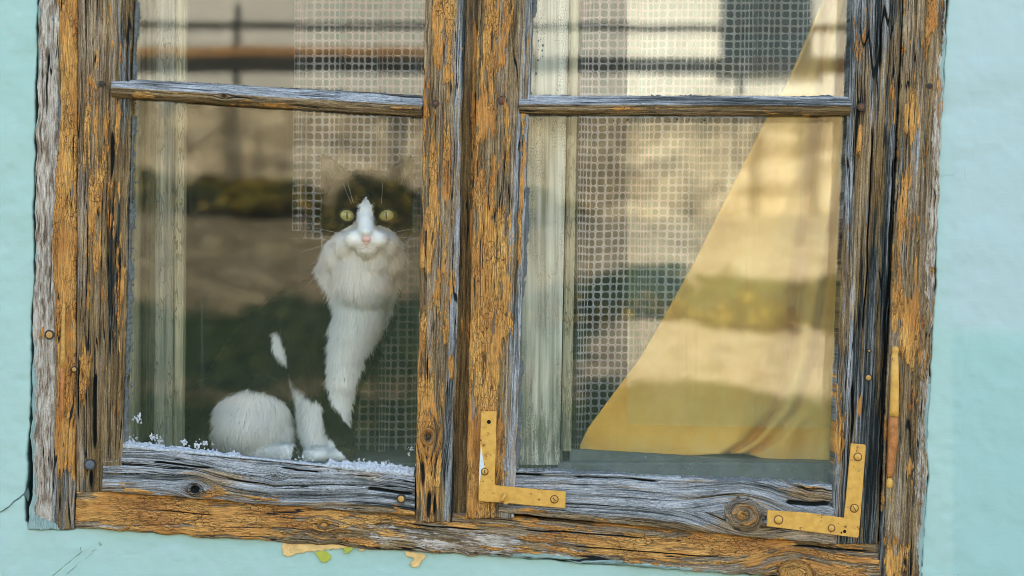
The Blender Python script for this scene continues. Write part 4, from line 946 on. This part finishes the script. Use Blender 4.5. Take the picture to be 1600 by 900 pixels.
def eye_mat(cx, cz):
    t = NT('cat_eye'); p = t.obj(); s = t.n('ShaderNodeSeparateXYZ', {0: p})
    x, z = s.outputs[0], s.outputs[2]
    r = t.math('SQRT', t.math('ADD', t.math('POWER', x, 2), t.math('POWER', z, 2)))
    iris = t.ramp(t.math('ADD', t.math('MULTIPLY', r, 55), t.math('MULTIPLY', t.noise(p, 500, 3), .25)), [(.15, (.34, .27, .07)), (.45, (.56, .44, .15)), (.74, (.36, .28, .08)), (.95, (.03, .03, .02))])
    slit = t.math('SQRT', t.math('ADD', t.math('POWER', t.math('MULTIPLY', x, 1/.0008), 2), t.math('POWER', t.math('MULTIPLY', z, 1/.0046), 2)))
    c = t.mix(t.smooth(slit, 1.15, .85), iris, (.01, .01, .008))
    t.b.inputs['Coat Weight'].default_value = .6; t.b.inputs['Coat Roughness'].default_value = .05
    return t.fin(c, .25, None, .5)
EM = eye_mat(0, 0)
for (ex, ey, tilt) in ((543, 337, 12), (604, 337, -14)):
    c = P(ex, ey, .0635)
    bm = bmesh.new(); bmesh.ops.create_icosphere(bm, subdivisions=4, radius=1, matrix=Matrix.Rotation(rad(tilt), 4, 'Y') @ Matrix.Diagonal((.0090, .0078, .0068, 1)))
    me = bpy.data.meshes.new('eye'); bm.to_mesh(me); bm.free(); me.materials.append(EM)
    for p in me.polygons: p.use_smooth = True
    o = bpy.data.objects.new('eye', me); COL.objects.link(o); o.parent = root; o.location = c-Vector(root.location)
    # dark rims of the lids
    bm = bmesh.new(); pts = []; nseg = 28
    for i in range(nseg+1):
        a = 2*math.pi*i/nseg; q = Matrix.Rotation(rad(tilt), 3, 'Y') @ Vector((math.cos(a)*.0092, -.0030, math.sin(a)*.0070)); pts.append(q)
    add_tube(bm, pts, .0011, 8, False); m2 = bpy.data.meshes.new('eyelid'); bm.to_mesh(m2); bm.free(); m2.materials.append(simple('eye_rim', (.012, .010, .009), .5, bump=None) if 'eye_rim' not in bpy.data.materials else bpy.data.materials['eye_rim'])
    l = bpy.data.objects.new('eyelid', m2); COL.objects.link(l); l.parent = o
bm = bmesh.new()
add_ball(bm, P(572.5, 373.5, .0235), .0044, (1.2, .75, .8), 3); add_ball(bm, P(572.5, 378, .0245), .0032, (.9, .8, 1.0), 3)
bm_obj('nose', bm, simple('pink_nose', (.74, .42, .38), .5, bump=.0002), root, True)
bm = bmesh.new(); add_tube(bm, [P(556, 386, .0275), P(563, 389, .0245), P(572.5, 385.5, .0235), P(582, 389, .0245), P(590, 386, .0275)], [.0003, .0007, .0008, .0007, .0003], 6)
bm_obj('mouth', bm, simple('mouth_pink', (.60, .42, .38), .6, bump=None), root, True)
WHI = simple('whisker_white', (.85, .83, .78), .4, bump=None)
rw_ = random.Random(8)
def whisker(a, b, sag, y0, y1, r=.00015):
    bm = bmesh.new(); pts = []; 
    for i in range(9):
        t = i/8; x = a[0]+(b[0]-a[0])*t; y = a[1]+(b[1]-a[1])*t+sag*t*t; pts.append(P(x, y, y0+(y1-y0)*t))
    add_tube(bm, pts, [r*(1-.8*i/8) for i in range(9)], 5); bm_obj('whisker', bm, WHI, root, True)
for i, (bx_, by_) in enumerate(((462, 352), (452, 372), (455, 398), (466, 425), (478, 446), (500, 458))): whisker((548, 370+i*2.4), (bx_, by_-10), 12, .030, .028+.004*i)
for i, (bx_, by_) in enumerate(((652, 356), (655, 372), (652, 398), (648, 420), (640, 436))): whisker((598, 370+i*2.4), (bx_, by_-8), 9, .030, .030+.004*i)
for (a, b) in (((549, 318), (536, 288)), ((552, 317), (543, 286)), ((596, 318), (598, 288))): whisker(a, b, -2, .052, .045, .00012)

# ------------------------------------------------------------------ the yard in front of the house (seen mirrored in the glass)
def yard():
    # levels read along the distance from the house
    Ls = np.array([-.2, 2, 6, 9, 10.5, 12, 13, 14, 15.2, 15.6, 22, 40, 90, 300]); Zs = np.array([0, 0, .02, .05, .55, 1.02, 1.40, 1.85, 2.02, 2.05, 2.6, 3.2, 5, 8])
    L = np.concatenate([np.linspace(-.2, 9, 24), np.linspace(9.1, 16, 120), np.linspace(16.5, 60, 40), np.linspace(70, 400, 12)])[:, None]
    x = np.concatenate([np.linspace(-300, -16, 14), np.linspace(-14, 14, 170), np.linspace(16, 300, 14)])[None]
    z = np.interp(L, Ls, Zs)+0*x; am = sm(5, 9, L)
    z = z+am*(.30*(fbm(x*.35, L*.35, 3, 3)-.5)+.05*(fbm(x*3, L*3, 4, 3)-.5))-.010*x*am
    V = np.stack([x+0*L, -L+0*x, z], -1)
    t = NT('yard_earth'); p = t.geo(); s = t.n('ShaderNodeSeparateXYZ', {0: p})
    yy = t.math('ADD', s.outputs[1], t.math('ADD', t.math('MULTIPLY', t.math('SUBTRACT', t.noise(p, .9, 6, .7), .5), 2.0), t.math('MULTIPLY', s.outputs[0], .05)))
    f = t.math('DIVIDE', t.math('ADD', yy, 16.0), 8.0)   # -16 .. -8
    n = t.noise(p, 6, 5, .65)
    earth = t.ramp(n, [(.3, (.07, .06, .037)), (.5, (.145, .125, .08)), (.75, (.30, .265, .18))]); shaded_grass = t.ramp(t.noise(p, 9, 4, .6), [(.35, (.010, .022, .014)), (.6, (.028, .050, .022)), (.75, (.10, .11, .03))])  # dark grass: shade lying in bands over the yard is put into its colour
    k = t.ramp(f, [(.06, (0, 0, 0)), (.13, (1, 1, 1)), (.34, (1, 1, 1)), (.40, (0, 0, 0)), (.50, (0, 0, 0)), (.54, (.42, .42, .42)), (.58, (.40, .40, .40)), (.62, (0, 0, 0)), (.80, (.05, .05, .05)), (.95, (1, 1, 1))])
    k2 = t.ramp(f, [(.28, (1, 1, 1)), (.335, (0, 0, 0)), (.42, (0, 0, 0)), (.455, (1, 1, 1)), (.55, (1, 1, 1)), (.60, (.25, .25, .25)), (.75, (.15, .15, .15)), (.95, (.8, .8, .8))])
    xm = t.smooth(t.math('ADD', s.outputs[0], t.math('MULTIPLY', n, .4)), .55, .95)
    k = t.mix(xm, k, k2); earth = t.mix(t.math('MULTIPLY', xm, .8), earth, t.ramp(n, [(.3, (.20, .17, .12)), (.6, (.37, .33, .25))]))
    col = t.mix(t.smooth(t.math('ADD', t.math('MULTIPLY', n, .6), t.n('ShaderNodeSeparateColor', {0: k}).outputs[0]), .55, .95), shaded_grass, earth)
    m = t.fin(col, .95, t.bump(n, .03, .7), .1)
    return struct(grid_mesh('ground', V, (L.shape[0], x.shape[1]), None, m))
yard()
def leaf_mat(name, a, b, c):
    t = NT(name); col = t.ramp(t.noise(t.geo(), 11, 3, .7), [(.35, a), (.5, b), (.62, c)]); return t.fin(col, .7, None, .2)
LEAF = [leaf_mat('dark_leaves', (.012, .022, .008), (.03, .05, .014), (.30, .22, .04)), leaf_mat('yellowing_leaves', (.02, .03, .01), (.12, .12, .02), (.34, .22, .04))]
def shrub(cx, L, zb, w, h, seed, mat, label, group):
    rng = np.random.default_rng(seed); n = 1500
    r = thing('shrub', label, 'shrub', (cx, -L, zb), group)
    ang = rng.uniform(0, 6.28, n); rr = rng.uniform(0, 1, n)**.5; zz = rng.uniform(0, 1, n)
    lob = .7+.5*vn(ang*1.2, zz*3, seed)
    c = np.stack([cx+np.cos(ang)*rr*w*lob*np.sqrt(1.05-zz), -L+np.sin(ang)*rr*w*.6*lob*np.sqrt(1.05-zz), zb+zz*h*(.75+.5*vn(ang, rr, seed+2))], -1)
    s = rng.uniform(.02, .055, n)[:, None]; a = rng.normal(size=(n, 3)); a /= np.linalg.norm(a, axis=1)[:, None]; b = np.cross(a, rng.normal(size=(n, 3))); b /= np.linalg.norm(b, axis=1)[:, None]
    V = np.stack([c-a*s, c+b*s*.5, c+a*s, c-b*s*.5], 1).reshape(-1, 3); me = bpy.data.meshes.new('foliage'); quads_mesh(me, V, np.arange(4*n).reshape(-1, 4), False); link('foliage', me, mat, r)
    bm = bmesh.new()
    for k in range(5):
        t = rng.uniform(0, 6.28); add_tube(bm, [(cx, -L, zb-.1), (cx+math.cos(t)*w*.3, -L+math.sin(t)*w*.2, zb+h*.45), (cx+math.cos(t)*w*.6, -L+math.sin(t)*w*.3, zb+h*.8)], [.012, .008, .003], 6)
    bm_obj('stem', bm, simple('shrub_bark', (.10, .07, .045), .9) if 'shrub_bark' not in bpy.data.materials else bpy.data.materials['shrub_bark'], r)
names = ['low dark green', 'low yellowing', 'spreading dark green', 'bushy yellow-green', 'ragged dark', 'thin yellow leaved']
rs = random.Random(5)
for k in range(8):
    x = -4.2+k*.62+rs.uniform(-.15, .15); h = rs.uniform(.16, .38) if x < .9 else rs.uniform(.08, .16)
    pos = 'before the stone wall, number %s from its left end' % ['first', 'second', 'third', 'fourth', 'fifth', 'sixth', 'seventh', 'eighth', 'ninth', 'tenth', 'eleventh', 'twelfth', 'thirteenth'][k]
    shrub(x, 15.0+rs.uniform(-.1, .1), 2.02-.01*x, rs.uniform(.45, .7), h, 20+k, LEAF[k % 3 == 1], names[k % 6]+' shrub '+pos.replace('number ', ''), 'shrubs along the yard wall')
for k, (x, L, z, h) in enumerate(((.35, 12.7, 1.22, .17), (.95, 12.8, 1.24, .14), (1.6, 12.7, 1.22, .17))):
    shrub(x, L, z, .38, h, 60+k, LEAF[0], ['left', 'middle', 'right'][k]+' one of three dark bushes halfway up the bank', 'bushes on the bank')
c_ = R(570, 372, 14.2); shrub(c_.x, 14.2, c_.z-.02, .46, .40, 77, LEAF[0], 'round dark bush standing out on the path before the row of shrubs', 'bushes on the bank')
# stone retaining wall
def stone_wall():
    x = np.linspace(-9, 9, 420)[:, None]; z = np.linspace(1.7, 3.0, 60)[None]
    px = x*3.0; d = .08*(vn(x*3.5, z*6, 3)-.5)+.03*(vn(x*12, z*14, 5)-.5)
    zz = z-.012*x+.04*(vn(x*1.2, x*0, 8)-.5)*(z > 2.9)
    V = np.stack([x+0*z, -15.75+d, zz], -1)
    rows = np.concatenate([V, V[:, -1:]-np.array([0, .45, 0]), V[:, -1:]-np.array([0, .45, 1.3])], 1)
    t = NT('dry_stone'); p = t.geo(); vo = t.n('ShaderNodeTexVoronoi', {'Scale': 1.0}); t.put(vo.inputs['Vector'], t.mapv(p, (3.2, 3, 5.5)))
    ve = t.n('ShaderNodeTexVoronoi', {'Scale': 1.0}, feature='DISTANCE_TO_EDGE'); t.put(ve.inputs['Vector'], t.mapv(p, (3.2, 3, 5.5)))
    c = t.ramp(t.n('ShaderNodeSeparateColor', {0: vo.outputs['Color']}).outputs[0], [(0, (.26, .215, .14)), (.5, (.38, .33, .23)), (1, (.48, .43, .32))])
    c = t.mix(t.math('MULTIPLY', t.smooth(ve.outputs['Distance'], .08, .02), .35), c, (.07, .06, .045))
    st = t.smooth(t.noise(t.mapv(p, (6, 1, .5)), 1.0, 4), .50, .64); c = t.mix(t.math('MULTIPLY', st, .75), c, (.09, .08, .06))
    return tag(grid_mesh('stone_wall', rows, rows.shape[:2], None, t.fin(c, .9, t.bump(t.noise(p, 20, 4), .01), .2)), 'tan dry stone wall at the top of the yard reflected in the glass', 'wall')
stone_wall()
# fence of a thick and a thin rail on posts standing on the wall
FEN = thing('fence', 'dark rail fence on top of the stone wall, reflected in the upper panes', 'fence', (0, -15.95, 3.0))
DKW = simple('tarred_rail', (.022, .024, .022), .8, scale=6); BRW = simple('brown_rail', (.30, .17, .07), .8, scale=6)
bm = bmesh.new(); add_box(bm, (-9, -16.0, 3.19), (9, -15.93, 3.32), .01); bm_obj('thick_rail', bm, DKW, FEN)
bm = bmesh.new(); add_box(bm, (-9, -15.99, 3.323), (.2, -15.94, 3.40), .005); bm_obj('coping_rail', bm, BRW, FEN)
bm = bmesh.new(); add_tube(bm, [(-9, -15.96, 3.60), (0, -15.96, 3.56), (9, -15.96, 3.54)], .03, 8); bm_obj('thin_rail', bm, DKW, FEN)
for k in range(9):
    bm = bmesh.new(); add_box(bm, (-8.4+k*2.05, -16.1, 2.5), (-8.36+k*2.05, -16.02, 3.75), .005); bm_obj('post', bm, DKW, FEN)
# neighbour's house behind it
NB = thing('neighbour_house', 'pale plastered neighbour house with a dark window, mirrored in the upper panes', 'house', (0, -22, 2.5))
PL = simple('pale_plaster', (.52, .53, .51), .85, scale=1.2, var=.18, bump=.002, bscale=20)
bm = bmesh.new(); add_box(bm, (-8, -28, 1.8), (10, -21, 6.2)); bm_obj('wall', bm, PL, NB)
for k, (a, b) in enumerate(((-5.4, -4.2), (2.15, 3.1), (6.4, 7.5))):
    bm = bmesh.new(); add_box(bm, (a, -21.0, 3.72), (b, -20.95, 5.4)); w = bm_obj('window', bm, simple('shadowy_glass', (.012, .022, .03), .15) if 'shadowy_glass' not in bpy.data.materials else bpy.data.materials['shadowy_glass'], NB)
    bm = bmesh.new()
    for (p_, q_) in (((a-.07, -21, 3.65), (a, -20.9, 5.47)), ((b, -21, 3.65), (b+.07, -20.9, 5.47)), ((a, -21, 5.4), (b, -20.9, 5.47)), ((a, -21, 3.65), (b, -20.9, 3.72))): add_box(bm, p_, q_)
    s = bm_obj('window_surround', bm, PL); s.parent = w; s.matrix_parent_inverse = Matrix.Translation(-Vector(NB.location)) if False else Matrix.Identity(4)
bm = bmesh.new()
vs = [bm.verts.new(v) for v in ((-8.4, -20.6, 6.1), (10.4, -20.6, 6.1), (10.4, -28.4, 6.1), (-8.4, -28.4, 6.1), (-8.4, -24.5, 8.2), (10.4, -24.5, 8.2))]
for f in ((0, 1, 5, 4), (2, 3, 4, 5), (0, 4, 3), (1, 2, 5), (0, 3, 2, 1)): bm.faces.new([vs[i] for i in f])
bmesh.ops.recalc_face_normals(bm, faces=bm.faces); bm_obj('roof', bm, simple('neighbour_tiles', (.24, .09, .055), .85, scale=4), NB)
